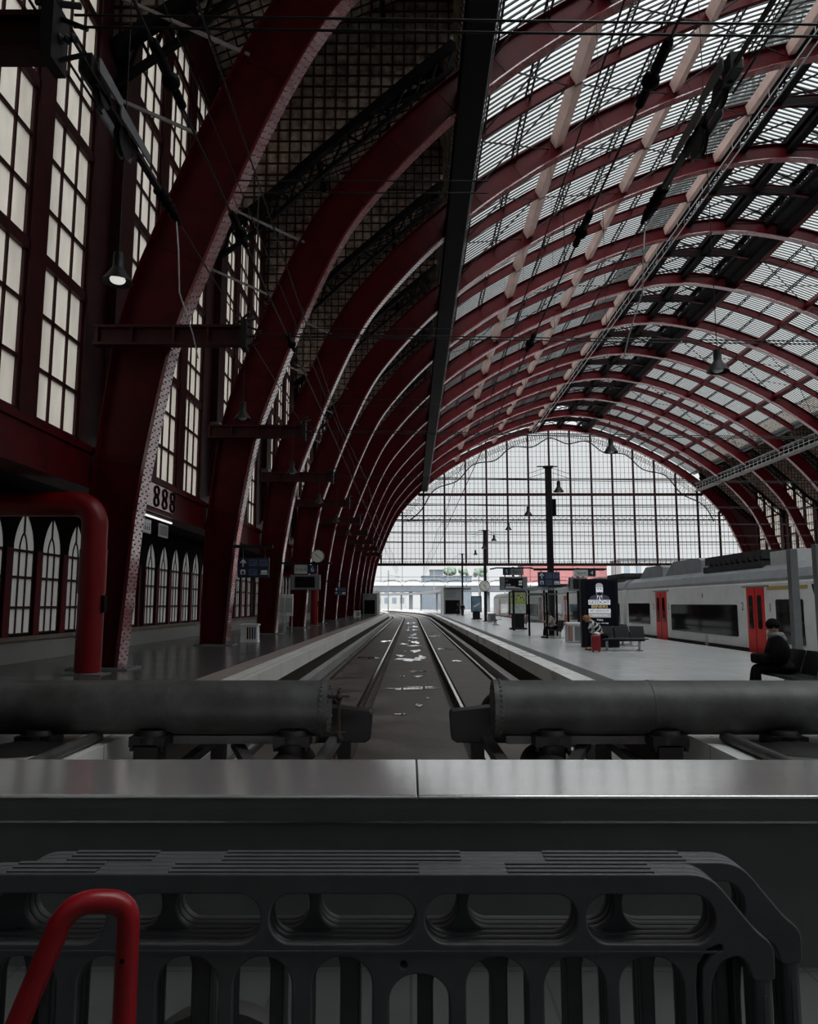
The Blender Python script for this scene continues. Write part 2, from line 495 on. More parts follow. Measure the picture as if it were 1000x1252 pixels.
# ------------------------------------------------------------------ roof
ceil_ = thing('ceiling', 'arched station roof, part glass and part boarded', None, (0,0,0), None, 'structure')
GX0, GX1 = 2.5, 23.3
Y0R = 3.0
gm = MB(); bars = MB(); lat = MB()
for mir in (0, 1):
    c = [Vector((2.25,27.4)), Vector((2.6,26.5))]+sub(gl, 3.0, GX1)
    if mir: c = [Vector((MX(p.x), p.y)) for p in c]
    gm.ribbon([(p.x,Y0R,p.y) for p in c], [(p.x,YG+.3,p.y) for p in c])
    cc = c if not mir else list(reversed(c))
    y = Y0R
    while y < YG:
        section_strip(bars, cc, y-.045, y+.045, -.09, .07)
        y += .41
    k0 = 8.3-7.2
    for k in range(9):
        x = 3.5+2.4*k
        if abs(x-8.3) < .2 or abs(x-15.5) < .2 or abs(x-22.7) < .2: continue
        nn = normal_at(x); z = on(gl, x)
        a = Vector((x, z))-nn*.15; b = Vector((x,z))-nn*.5
        if mir: a.x = MX(a.x); b.x = MX(b.x); nn = Vector((-nn.x, nn.y))
        up = (nn.x, 0, nn.y)
        lat.bar((a.x,Y0R,a.y),(a.x,YG,a.y), .10, .07, up); lat.bar((b.x,Y0R,b.y),(b.x,YG,b.y), .10, .06, up)
        yy = RIB0; i = 0
        while yy < YG-.6:
            p, q = (a, b) if i % 2 else (b, a)
            lat.bar((p.x,yy,p.y),(q.x,yy+.68,q.y), .04, .04); yy += .68; i += 1
P('roof_glazing', gm, M['roofglass'], ceil_)
P('glazing_bar', bars, M['dark'], ceil_, kind='stuff')
P('lattice_purlin', lat, M['dark'], ceil_, kind='stuff')
# wind bracing between arches (flat diagonals under the glass)
wb = MB()
for n in (1,2,3,5,7,9,11):
    for mir in (0,1):
        for xa, xb in ((3.4,8.2),(8.4,15.4),(15.6,22.6)):
            for s_ in (0,1):
                for h in (0,1):
                    ya, yb = RIB0+(n+.5*h)*BAY, RIB0+(n+.5*h+.5)*BAY
                    if s_: ya, yb = yb, ya
                    za, zb = on(gl,xa)-.95, on(gl,xb)-.95
                    X = (lambda x: MX(x)) if mir else (lambda x: x)
                    wb.bar((X(xa),ya,za),(X(xb),yb,zb), .07, .05)
P('wind_brace', wb, M['dark'], ceil_, kind='stuff')
# boarded lower slopes
so = MB(); bt = MB(); rf = MB()
for mir in (0, 1):
    X = (lambda x: MX(x)) if mir else (lambda x: x)
    A = Vector((-8.8,25.0)); B = Vector((1.7,29.6)); d = (B-A).normalized(); nn = Vector((-d.y,d.x)); Ls = (B-A).length
    so.prism([(X(A.x),A.y),(X(B.x),B.y),(X(B.x),B.y+.15),(X(A.x),A.y+.15)], 'Y', Y0R-9, YG+.3)
    so.prism([(X(1.6),29.6),(X(1.75),29.7),(X(2.4),27.3),(X(2.25),27.2)],'Y',Y0R-9,YG+.3)
    k = 0
    while k*.48 < Ls:
        p = A+d*(k*.48)-nn*.05; big = k % 4 == 0
        bt.bar((X(p.x),Y0R,p.y),(X(p.x),YG,p.y), .09 if big else .045, .12 if big else .05, (nn.x*(-1 if mir else 1),0,nn.y)); k += 1
    y = RIB0-5
    i = 0
    while y < YG:
        p = A-nn*.06; q = B-nn*.06
        bt.bar((X(p.x),y,p.y),(X(q.x),y,q.y), .05, .05, (0,0,1)); y += .48
    for n in range(0, 12):
        yb = RIB0+(n+.5)*BAY
        lo0 = A-nn*1.15+d*.2; lo1 = B-nn*.8
        rf.bar((X(lo0.x),yb,lo0.y),(X(lo1.x),yb,lo1.y), .34, .22); rf.bar((X(A.x),yb,A.y-.2),(X(B.x),yb,B.y-.2), .3, .25)
        for k in range(9):
            t0 = (k+.5)/9; t1 = (k+1)/9
            p0 = lo0.lerp(lo1, k/9); q0 = (A-nn*.2).lerp(B-nn*.2, t0); p1 = lo0.lerp(lo1, t1)
            rf.bar((X(p0.x),yb,p0.y),(X(q0.x),yb,q0.y), .1, .1); rf.bar((X(q0.x),yb,q0.y),(X(p1.x),yb,p1.y), .1, .1)
    # two long beams along the hall under the boards
    for t0 in (.33,.7):
        p = A.lerp(B,t0)-nn*.55
        rf.bar((X(p.x),Y0R,p.y),(X(p.x),YG,p.y), .22, .5)
sp = MB(); sb = MB()
for mir in (0, 1):
    X = (lambda x: MX(x)) if mir else (lambda x: x)
    A = Vector((-8.5,25.1)); B = Vector((1.9,29.6))
    lo = [Vector(q) for q in ((-8.5,17.3),(-6.4,18.9),(-4.2,21.0),(-.2,24.6),(1.9,26.4))]
    pl = [(X(p.x),p.y) for p in lo]+[(X(B.x),B.y),(X(A.x),A.y)]
    def zlo(x):
        for a, b in zip(lo[:-1], lo[1:]):
            if a.x <= x <= b.x: return a.y+(b.y-a.y)*(x-a.x)/(b.x-a.x)
        return lo[-1].y
    for n in range(1, 13):
        y = RIB0+n*BAY+.1
        sp.prism(pl,'Y',y,y+.08)
        for a, b in zip(lo[:-1], lo[1:]):
            rf.bar((X(a.x),y,a.y),(X(b.x),y,b.y), .4, .32); rf.bar((X(a.x),y+.2,a.y-.95),(X(b.x),y+.2,b.y-.95), .2, .16)
            for k in range(3):
                p0 = a.lerp(b,k/3); p1 = a.lerp(b,(k+.5)/3); p2 = a.lerp(b,(k+1)/3)
                rf.bar((X(p0.x),y+.2,p0.y),(X(p1.x),y+.2,p1.y-.95), .09, .09); rf.bar((X(p1.x),y+.2,p1.y-.95),(X(p2.x),y+.2,p2.y), .09, .09)
        if mir and n < 8: continue
        x = -8.3
        while x < 1.8:
            sb.box(*sorted((X(x-.035),X(x+.035))),y-.06,y,zlo(x),A.y+(B.y-A.y)*(x-A.x)/(B.x-A.x)); x += .5
        z = 17.6
        while z < 29.5:
            xa = max(-8.5, A.x+(z-A.y)/(B.y-A.y)*(B.x-A.x)) if z > A.y else -8.5
            xs2 = [q for q in [(-8.5+.1*i) for i in range(105)] if q >= xa and zlo(q) < z]
            if xs2: sb.box(*sorted((X(xs2[0]),X(xs2[-1]))),y-.055,y,z-.035,z+.035)
            z += .52
P('spandrel_panel', sp, M['soffit'], ceil_); P('spandrel_batten', sb, M['batten'], ceil_, kind='stuff')
P('roof_board', so, M['soffit'], ceil_)
P('board_batten', bt, M['batten'], ceil_, kind='stuff')
P('rafter', rf, M['black'], ceil_, kind='stuff')
# unseen roof strip over the concourse, made clear for extra daylight, and the raised lantern along the top
sl = MB()
c = [p for p in gl if p.y > 22]
sl.ribbon([(p.x,Y0R-9,p.y) for p in c], [(p.x,Y0R,p.y) for p in c])
P('roof_slab', sl, M['clear'], ceil_)
lx0, lx1 = 23.3, MX(23.3)
lg = MB(); ls = MB()
zl = on(gl, lx0)
for a, b in (((lx0-.5,zl+2.4),(CX,zl+4.2)), ((CX,zl+4.2),(lx1+.5,zl+2.4))):
    lg.ribbon([(a[0],Y0R,a[1]),(b[0],Y0R,b[1])], [(a[0],YG,a[1]),(b[0],YG,b[1])])
for x in (lx0-.3, lx1+.3): lg.ribbon([(x,Y0R,zl+.1),(x,Y0R,zl+2.4)], [(x,YG,zl+.1),(x,YG,zl+2.4)])
P('lantern_glazing', lg, M['roofglass'], ceil_)
y = Y0R
while y < YG:
    for a, b in (((lx0-.5,zl+2.35),(CX,zl+4.15)), ((CX,zl+4.15),(lx1+.5,zl+2.35))):
        ls.bar((a[0],y,a[1]),(b[0],y,b[1]), .09, .1)
    y += .41
P('lantern_bar', ls, M['dark'], ceil_, kind='stuff')
lb = MB()
for x in (lx0, lx1):
    for z in (zl-.9, zl+.1, zl+2.3): lb.bar((x,Y0R,z),(x,YG,z), .35, .22)
    for y in [RIB0+BAY*.25*k for k in range(0, 49)]:
        lb.bar((x,y,zl-.9),(x,y,zl+2.3), .12, .16)
        lb.bar((x,y,zl+.1),(x,y+BAY*.25,zl+2.3), .08, .08); lb.bar((x,y,zl-.8),(x,y+BAY*.25,zl+.1), .08, .08)
        lb.bar((x,y+BAY*.25,zl+.1),(x,y,zl+2.3), .08, .08)
for x in (lx0+1.6, CX, lx1-1.6):
    lb.bar((x,Y0R,zl-.2),(x,YG,zl-.2), .5, .3); lb.bar((x,Y0R,zl+.9),(x,YG,zl+.9), .3, .2)
    y = RIB0
    while y < YG-1:
        lb.bar((x,y,zl-.2),(x,y+.9,zl+.9), .08, .08); lb.bar((x,y+.9,zl+.9),(x,y+1.8,zl-.2), .08, .08); y += 1.8
for n in range(0, 25):
    y = RIB0+BAY*.5*n
    for a, b in ((lx0,CX),(CX,lx1)):
        lb.bar((a,y,zl-.1),(b,y,zl+.9 if b == CX else zl-.1), .12, .12); lb.bar((a,y,zl+2.2),(b,y,zl+.0), .1, .1); lb.bar((a,y,zl-.1),(b,y,zl+2.2), .1, .1)
    if n % 2: lb.bar((lx0,y,zl-.2),(lx1,y,zl-.2), .25, .6)
for x, w_, z0, z1 in ((lx1-.1,1.3,zl-1.0,zl+.35),(CX+.2,1.2,zl+.2,zl+.6)): lb.box(x-w_/2,x+w_/2,Y0R,YG,z0,z1)
lb.box(lx1+.3,lx1+.36,Y0R,YG,zl+.35,zl+1.1)
P('lantern_frame', lb, M['black'], ceil_, kind='stuff')

# long purlins, one thing each
pur = [(8.3,'lowest'),(15.5,'middle'),(22.7,'uppermost')]
for mir in (0,1):
    for x, w_ in pur:
        m = MB(); nn = normal_at(x); p = Vector((x,on(gl,x)))-nn*.72
        if mir: p.x = MX(p.x); nn = Vector((-nn.x,nn.y))
        up = (nn.x,0,nn.y)
        for n in range(0, 12):
            for h in (0,1):
                ya = RIB0+(n+.5*h)*BAY+.12; yb = ya+BAY/2-.24
                m.bar((p.x,ya,p.y),(p.x,yb,p.y), .42 if w_ != 'lowest' else .55, .62, up)
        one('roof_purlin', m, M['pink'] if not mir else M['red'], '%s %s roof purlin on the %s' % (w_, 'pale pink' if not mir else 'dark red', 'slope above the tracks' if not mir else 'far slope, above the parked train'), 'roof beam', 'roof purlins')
# gutter girders hung under the glass on both sides; left coloured for shade, right for daylight
for mir in (0,1):
    t = thing('gutter_girder', 'long %s lattice girder along the foot of the roof glass %s' % (('black','over the left platform') if not mir else ('pale grey','beyond the train')), 'girder', (2.6 if not mir else MX(2.6),RIB0,23))
    X = (lambda x: MX(x)) if mir else (lambda x: x)
    a, b = sorted((X(2.05), X(3.1)))
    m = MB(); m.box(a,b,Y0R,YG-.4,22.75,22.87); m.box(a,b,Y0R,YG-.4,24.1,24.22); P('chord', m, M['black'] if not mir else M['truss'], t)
    m = MB(); xo = X(2.1); m.box(min(xo,xo+(.06 if not mir else -.06)),max(xo,xo+(.06 if not mir else -.06)),Y0R,YG-.4,22.87,24.1); P('web', m, M['black'], t)
    m = MB(); xi = X(3.05); y = RIB0-4
    while y < YG-1: m.box(xi-.05,xi+.05,y-.05,y+.05,22.87,24.1); y += 1.36
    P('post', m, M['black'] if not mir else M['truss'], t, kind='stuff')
    m = MB(); xr = X(3.22)
    m.tube([(xr,Y0R,22.9),(xr,YG-.4,22.9)], .035, 6); m.tube([(xr,Y0R,23.4),(xr,YG-.4,23.4)], .03, 6)
    P('handrail', m, M['lgrey'] if mir else M['grey'], t)
# paired service rails under the upper purlin
for x, z, l in ((23.5,-1.75,'upper'),(22.9,-1.75,'lower')):
    m = MB(); zz = on(gl,x)+z
    m.tube([(x,Y0R,zz),(x,YG-.5,zz)], .045, 6)
    y = RIB0
    while y < YG-2: m.tube([(x,y,zz),(x,y,zz+.9)], .02, 5); y += BAY/4
    one('service_rail', m, M['lgrey'], 'thin pale service rail under the roof lantern, %s of the pair' % l, 'rail', 'service rails under the lantern')

# ------------------------------------------------------------------ side walls
def wall_side(mir):
    X = (lambda x: MX(x)) if mir else (lambda x: x)
    def bx(m, x0, x1, *r):
        a, b = sorted((X(x0), X(x1))); m.box(a, b, *r)
    w = thing('wall_right' if mir else 'wall_left', 'tall dark red side wall with high windows', None, (0,0,0), None, 'structure')
    m = MB()
    for n in range(-1, 12):
        yb = RIB0+n*BAY
        if n < 0:
            bx(m,-9.0,-8.5,-6,RIB0+2.3,4.7,25.2); continue
        segs = [(0,2.3),(4.5,5.2),(7.4,8.1),(10.3,BAY)]
        for a, b in segs[(1 if n == 0 else 0):]:
            bx(m,-9.0,-8.5,yb+a,yb+b,5.6,25.2)
        for a, b in ((2.3,4.5),(5.2,7.4),(8.1,10.3)):
            bx(m,-9.0,-8.5,yb+a,yb+b,22.7,25.2)
    P('pier', m, M['dred'], w)
    m = MB(); bx(m,-9.0,-8.36,-6,YG,4.72,5.55); bx(m,-9.1,-8.30,-6,YG,5.55,5.72); bx(m,-9.1,-8.32,-6,YG,4.62,4.72)
    P('fascia_girder', m, M['red'], w)
    m = MB(); bx(m,-11.4,-8.4,-6,YG,4.75,4.9); P('aisle_ceiling', m, M['black'], w)
    # pilaster strips and corbels behind each arch
    m = MB(); m2 = MB(); m3 = MB()
    for n in range(0, 12):
        y = RIB0+n*BAY
        bx(m3,-8.5,-8.22,y+.55,y+1.5,9.2,21.5)
        x0, x1 = X(-8.5), X(-8.15)
        mm = [(y+.6,9.2),(y+1.45,9.2),(y+1.12,6.35),(y+.93,6.35)]
        m.prism(mm,'X',min(x0,x1),max(x0,x1))
        m2.ball((X(-8.28),y+1.02,6.3),.17,10,6)
        bx(m2,-8.5,-8.1,y+.5,y+1.55,9.1,9.3)
        # outer mouldings of the piers
    P('pilaster', m3, M['dred'], w); P('corbel', m, M['plaster'], w); P('corbel_boss', m2, M['lgrey'], w)
    return w
wl = wall_side(0); wr = wall_side(1)
# lower aisle wall with the arcade of pointed windows (left side)
m = MB(); m.box(-11.45,-11.0,-6,RIB0+7*BAY+.0,0,.62); P('plinth', m, M['plinth'], wl)
m = MB(); m.box(-11.45,-10.94,-6,RIB0+7*BAY,.62,.74); P('sill', m, M['sillw'], wl)
m = MB(); m.box(-11.4,-11.0,RIB0+7*BAY,YG,0,4.8); m.box(-11.4,-11.0,-6,RIB0,.74,4.8); P('aisle_wall', m, M['black'], wl)
m = MB(); m.box(MX(-11.4),MX(-11.0),-6,YG,-.9,4.8); P('aisle_wall', m, M['black'], wr)
PW = 1.65; WW = .60
def pointed(hw, zs, zt, n=8):
    h = zt-zs; R = (h*h+hw*hw)/(2*hw); c = hw-R
    am = math.asin(min(1, h/R)); pts = []
    for i in range(n+1): pts.append((c+R*math.cos(am*i/n), zs+R*math.sin(am*i/n)))
    for i in range(n-1,-1,-1): pts.append((-(c+R*math.cos(am*i/n)), zs+R*math.sin(am*i/n)))
    return pts
hole = [(-WW,.80),(WW,.80)]+pointed(WW,3.15,4.30)
def bay_panel(y0, y1, centres):
    outl = [[(-y1,.74),(-y0,.74),(-y0,4.76),(-y1,4.76)]]
    for c in centres: outl.append([(a-c,b) for a, b in hole])
    return shape(outl, .05)
wn = 0
def win_no():
    global wn; wn += 1; return 'window_%d' % wn
aw = None
for n in range(0, 7):
    yb = RIB0+n*BAY; c0 = yb+BAY/2
    cs = [c0+PW*(k-2.5)+(-.02) for k in range(6)]
    if n == 1: cs = [19.4+PW*k for k in range(7)]
    if n == 0: cs = [9.5+PW*k for k in range(6)]
    y1 = yb+BAY
    me = bay_panel(yb, y1, cs)
    m = MB(); m.mesh(me, FACEX(-11.05,0,0)); P('spandrel', m, M['black'], wl)
    m = MB()
    for c in cs:
        for sgn in (-1,1):
            m.box(-11.02,-10.96,c+sgn*.74-.085,c+sgn*.74+.085,.74,3.2)
    P('arcade_post', m, M['redpost'], wl)
    for c in cs:
        if aw is None:
            aw = thing('window', '', None, (0,0,0), None, 'structure')
            f = MB()
            for x in (-.2,.2): f.box(-.03,.03,x-.028,x+.028,.80,3.2)
            for z in (1.55,2.40,3.15): f.box(-.035,.035,-WW,WW,z-.035,z+.035)
            f.box(-.03,.03,-.03,.03,3.62,4.28)
            ip = pointed(.2,3.15,3.68,5)
            f.tube([(0,a,b) for a, b in ip], .03, 6)
            for sgn in (-1,1): f.box(-.03,.03,sgn*WW-.03,sgn*WW+.03,.80,3.2)
            f.box(-.04,.04,-WW,WW,.78,.84)
            P('window_frame', f, M['dred'], aw)
            g = MB(); pl = [(a,b) for a, b in hole]
            g.add([(-.0,a,b) for a, b in pl], [tuple(range(len(pl)))])
            P('window_pane', g, M['frost2'], aw)
            o = aw
        else: o = dup(aw)
        o.name = win_no(); o.location = (-11.06, c, 0)
        o['label'] = 'pointed arcade window'
# tall upper windows
uw = None
def upper_window():
    t = thing('window', '', None, (0,0,0), None, 'structure')
    f = MB(); W = 2.2
    f.box(-.12,.02,0,.1,5.7,22.7); f.box(-.12,.02,W-.1,W,5.7,22.7)
    for k in (1,2): f.box(-.06,.0,W*k/3-.035,W*k/3+.035,5.7,22.7)
    for k in range(14):
        z = 5.75+1.3*k; thick = k % 3 == 0; h = .14 if thick else .045; o = .06 if thick else 0
        f.box(-.10,o,0,W,z-h,z+h)
    P('window_frame', f, M['dred'], t)
    g = MB()
    for k in range(3):
        for r in range(13):
            g.add([(-.05,W*k/3,5.75+1.3*r),(-.05,W*(k+1)/3,5.75+1.3*r),(-.05,W*(k+1)/3,5.75+1.3*(r+1)),(-.05,W*k/3,5.75+1.3*(r+1))], [(0,1,2,3)])
    P('window_pane', g, M['frost'], t)
    return t
for n in range(0, 12):
    for off in (2.3,5.2,8.1):
        for mir in (0,1):
            if uw is None: uw = upper_window(); o = uw
            else: o = dup(uw)
            o.name = win_no()
            if mir: o.location = (MX(-8.6), RIB0+n*BAY+off+2.2, 0); o.rotation_euler = (0,0,PI)
            else: o.location = (-8.6, RIB0+n*BAY+off, 0)
            o['label'] = 'tall frosted upper window'
# struts from the wall to the arches
for n in range(1, 10):
    y = RIB0+n*BAY-.1
    for (a, b, w_) in (((-8.5,18.9),(-4.55,17.0),'upper'),((-8.5,15.8),(-5.9,14.6),'lower')):
        m = MB(); m.bar((a[0],y,a[1]),(b[0],y,b[1]), .07, .09)
        one('wall_strut', m, M['truss'], 'thin pale tie strut, %s of the pair from wall to the %s arch' % (w_, ORDN[n-1]), 'strut', 'tie struts behind the arches')

# unseen wall behind the viewpoint, its tall windows added to light the foreground
m = MB(); m.box(-12,69,-6.4,-6,-1,3.2); m.box(-12,69,-6.4,-6,31,42)
for k in range(11): x = -12+8*k; m.box(x-.7,x+.7,-6.4,-6,3.2,31)
fw_ = P('wall_front', m, M['panel'], None, kind='structure', label='dark wall with tall windows behind the concourse')
m = MB(); m.box(-11.4,68.6,-6.22,-6.2,3.1,31.1); P('window_pane', m, M['headglass'], fw_)  # unseen panes added to let in fill daylight
m = MB()
for k in range(30): z = 3.2+k*.95; m.box(-12,69,-6.28,-6.14,z-.03,z+.03)
P('window_bar', m, M['dark'], fw_)

# ------------------------------------------------------------------ the glazed end screen
scr = thing('wall_back', 'glazed end screen of the hall with dark red posts', None, (0,YG+.35,0), None, 'structure')
yS = YG+.35
inn = sub(full, -6.3, MX(-6.3))
top = [p for p in full if p.y > 8.9]
g = MB(); pl = [(p.x,yS+.05,p.y) for p in top]; g.add(pl, [tuple(range(len(pl)))]); P('screen_glass', g, M['gableglass'], scr)
def clipx(z):      # hall half-width at height z
    for a, b in zip(full[:NP//2], full[1:NP//2+1]):
        if a.y <= z <= b.y: return CX-(a.x+(b.x-a.x)*(z-a.y)/(b.y-a.y))
    return 0
m = MB()
xs = [CX+2+4*k for k in range(-10, 9)]
for x in xs:
    if -7 < x < MX(-7):
        zt = on(full, x); zz = max(8.7, 8.7)
        if zt > 9: m.box(x-.17,x+.17,yS-.2,yS+.12,8.7,zt)
P('screen_post', m, M['screenred'], scr)
m = MB()
for z, h in ((8.95,.26),(17.4,.11),(18.2,.11),(22.25,.26),(10.05,.05),(13.2,.06),(20.2,.06),(25.2,.09),(15.1,.06)):
    hw = clipx(z); m.box(CX-hw,CX+hw,yS-.15,yS+.1,z-h,z+h)
P('screen_transom', m, M['screenred'], scr)
m = MB()
x = CX+2-4*9
while x < MX(-7):
    zt = on(full, x) if x > -7 else 0
    if zt > 9.2: m.box(x-.026,x+.026,yS-.03,yS+.03,8.9,zt)
    x += .8
z = 8.95+1.03
while z < 34.4:
    hw = clipx(z); m.box(CX-hw,CX+hw,yS-.03,yS+.03,z-.022,z+.022); z += 1.03
P('glazing_bar', m, M['dark'], scr, kind='stuff')
m = MB()
# scalloped band, cresting and hanging scallops
def loop(cx_, cz, r, a0, a1, th=.03, n=8): m.tube([(p[0],yS-.12,p[1]) for p in arc(cx_,cz,r,a0,a1,n)], th, 4)
x = CX-34
while x < CX+34:
    if abs(x+.5-CX) < clipx(18.4): loop(x+.5,17.5,.48,0,PI); loop(x+.5,17.3,.42,PI,2*PI,.022); loop(x+.5,16.75,.3,0,2*PI,.022)
    if abs(x+.5-CX) < clipx(9.6):
        loop(x+.25,9.35,.22,0,2*PI,.025,6); loop(x+.75,9.35,.22,0,2*PI,.025,6); m.box(x+.48,x+.52,yS-.12,yS-.08,9.1,10.1)
    if abs(x+.5-CX) < clipx(23): loop(x+.5,22.9,.24,0,2*PI,.022,6)
    x += 1.0
for x in xs:
    if -6.6 < x < MX(-5.6):
        m.tube([(x,yS-.12,8.8),(x,yS-.12,5.4)], .035, 5)
        m.tube([(x+2+2*math.sin(t_), yS-.12, 4.9+1.15*math.cos(t_)**1) for t_ in [(-1+2*i/12)*PI/2 for i in range(13)]], .05, 5)
for z in (6.6,5.9):
    hw = clipx(z)-.2; m.tube([(CX-hw,yS-.12,z),(CX+hw,yS-.12,z)], .03, 4)
# wavy inner border under the arch
pts = []
for i in range(0, 141):
    x = -2+60.8*i/140; z = on(full,x); d = 2.0+.55*math.sin(i*.36)
    nn = normal_at(min(max(x,-1),57.8)); pts.append((x-nn.x*d, yS-.12, z-nn.y*d))
m.tube(pts, .12, 5)
for i in range(0, 140, 1):
    x = -2+60.8*i/140; z = on(full,x); nn = normal_at(min(max(x,-1),57.8))
    m.tube([(x-nn.x*.1,yS-.12,z-nn.y*.1),pts[i]], .03, 4)
    c_ = Vector((x-nn.x*.9, z-nn.y*.9)); loop(c_.x,c_.y,.42,0,2*PI,.03,7)
P('screen_ornament', m, M['dark'], scr, kind='stuff')

# closed aisle ends beside the last arch
m = MB()
for mir in (0,1):
    X = (lambda x: MX(x)) if mir else (lambda x: x)
    cu_ = [p for p in ext_[:NP//2] if p.x < 2.0]
    pl = [(X(p.x),p.y) for p in cu_]+[(X(1.9),29.6),(X(-8.9),25.2),(X(-11.4),4.8),(X(-11.4),0)]
    m.prism(pl,'Y',YG+.3,YG+.5)
P('end_wall', m, M['dred'], scr)

# ------------------------------------------------------------------ ground
m = MB(); m.box(-12,69,-6.4,3.72,-.3,0); P('floor', m, M['flooring'], None, kind='structure', label='dark stone concourse floor')
XL, XR = -3.62, 3.52
# the left platform bends to the left beyond the hall
def bend(y, sgn=-1, y0=118.): return sgn*((max(0,y-y0))**2)/900.
m = MB(); m.box(-11.4,-4.75,3.72,YG,-1,0); P('floor', m, M['floorL'], None, kind='structure', label='dark tiled left platform')
ys = [3.72]+[YG*k/40 for k in range(2,41)]+[YG+4*k for k in range(1,22)]
ys = sorted(set([y for y in ys if y >= 3.72]))
def strip(x0, x1, z0, z1, bendf=True):
    m_ = MB(); n = len(ys); vs = []
    for y in ys:
        b = bend(y) if bendf else 0
        vs += [(x0+b,y,z0),(x1+b,y,z0),(x1+b,y,z1),(x0+b,y,z1)]
    fs = [(0,1,2,3),(4*n-1,4*n-2,4*n-3,4*n-4)]
    for i in range(n-1):
        for k in range(4): fs.append((4*i+k,4*i+4+k,4*i+4+(k+1)%4,4*i+(k+1)%4))
    m_.add(vs, fs); return m_
P('trim_1', strip(-4.75,-4.15,-1,.001), M['pinkst'], None, kind='structure', label='pinkish paving band of the left platform')
P('trim_2', strip(-4.15,XL,-.40,.004), M['coping'], None, kind='structure', label='pale coping of the left platform edge')
P('trim_3', strip(-4.15,XL-.18,-1.0,-.40), M['rust'], None, kind='structure', label='dark face under the left coping')
P('trim_4', strip(XR,4.02,-.36,.004), M['copeR'], None, kind='structure', label='white coping of the right platform edge')
P('trim_5', strip(4.02,4.44,-1,.006), M['tactile'], None, kind='structure', label='dark ribbed warning strip of the right platform')
P('trim_6', strip(XR+.18,4.02,-1,-.36), M['rust'], None, kind='structure', label='dark face under the right coping')
P('floor', strip(4.44,11.0,-1,0), M['floorR'], None, kind='structure', label='grey tiled right platform')
m = MB(); m.box(10.9,11.75,3.72,YG,-1,-.001); P('floor', m, M['floorR'], None, kind='structure', label='grey tiled right platform beside the train')
m = MB(); m.box(15.6,69,3.72,YG,-1,0); P('floor', m, M['floorR'], None, kind='structure', label='far platforms behind the train')
m = MB(); m.box(-60,140,3.7,500,-1.4,-1.0); P('floor', m, M['dirt'], None, kind='structure', label='dark stony railway ground')
P('floor', strip(-.95,.95,-1,-.86), M['concrete'], None, kind='structure', label='stained concrete strip between the tracks')
P('floor', strip(-2.62,-1.34,-1,-.84), M['concrete'], None, kind='structure', label='stained concrete between the left rails')
P('floor', strip(1.34,2.62,-1,-.84), M['concrete'], None, kind='structure', label='stained concrete between the right rails')
for x, l in ((-2.73,'outer rail of the left track'),(-1.225,'inner rail of the left track'),(1.21,'inner rail of the right track'),(2.71,'outer rail of the right track')):
    t = thing('rail', 'long shiny steel rail, the %s' % l, 'rail', (x,10.2,-.86), 'running rails')
    def st(x0,x1,z0,z1):
        q = strip(x+x0,x+x1,z0,z1)
        q.v = [v if v[1] > 10.2 else (v[0],10.2,v[2]) for v in q.v]; return q
    P('rail_head', st(-.036,.036,-.79,-.757), M['rail'], t); P('rail_web', st(-.05,.05,-.93,-.79), M['rust'], t)
# kerb-like cable duct along each platform foot
for x, l in ((-3.32,'left'),(3.2,'right')):
    q = strip(x-.14,x+.14,-1,-.68); q.v = [v if v[1] > 11 else (v[0],11,v[2]) for v in q.v]
    tag(P('cable_duct', q, M['pface']), 'grey concrete cable duct at the foot of the %s platform' % l, 'cable duct')
# puddles
rp = random.Random(3)
def puddle(x, y, w, l):
    m_ = MB(); n = 30; vs = []; ph = [rp.random()*6.3 for _ in range(5)]
    for k in range(n):
        a = 2*PI*k/n; r = .72+.22*math.sin(2*a+ph[0])+.20*math.sin(3*a+ph[1])+.17*math.sin(5*a+ph[2])+.12*math.sin(8*a+ph[3])+.08*math.sin(11*a+ph[4])
        vs.append((x+w*r*math.cos(a), y+l*r*math.sin(a), 0))
    m_.add(vs+[(v[0],v[1],-.012) for v in vs], [tuple(range(n))]+[(k,n+k,n+(k+1)%n,(k+1)%n) for k in range(n)])
    return m_
pd = [(-.05,22.5,.85,.28,0),(.35,22.9,.4,.2,0),(.25,26.2,.2,.35,0),(.2,28.2,.35,.5,0),(-.05,34,.85,.8,0),(.45,35.2,.35,1.3,0),(-.5,36.5,.25,.7,0),(.25,40,.25,1.6,0),(.2,45,.45,.6,0),(-.45,47,.3,.8,0),(.3,49,.3,2,0),(.1,56,.5,1.2,0),(.25,61,.3,3,0),
      (-2.0,35,.55,.7,1),(-1.7,50,.4,1.2,1),(1.85,41.5,.5,.8,1),(2.0,33,.22,.5,1),(1.9,58,.5,2,1),(.1,72,.7,2.5,0),(.2,82,.5,5,0),(0,97,.8,5,0)]
for k in range(14): pd.append((-.6+1.2*rp.random(), 16+44*rp.random(), .05+.09*rp.random(), .06+.2*rp.random(), 0))
for i, (x,y,w,l,k) in enumerate(pd):
    z = -.845 if k == 0 else -.825
    m_ = puddle(x,y,w,l); m_.v = [(a,b,c_+z) for a,b,c_ in m_.v]
    one('puddle', m_, M['water'], 'shallow bright puddle on the concrete between the rails', 'puddle', 'puddles along the track', (x,y,z))
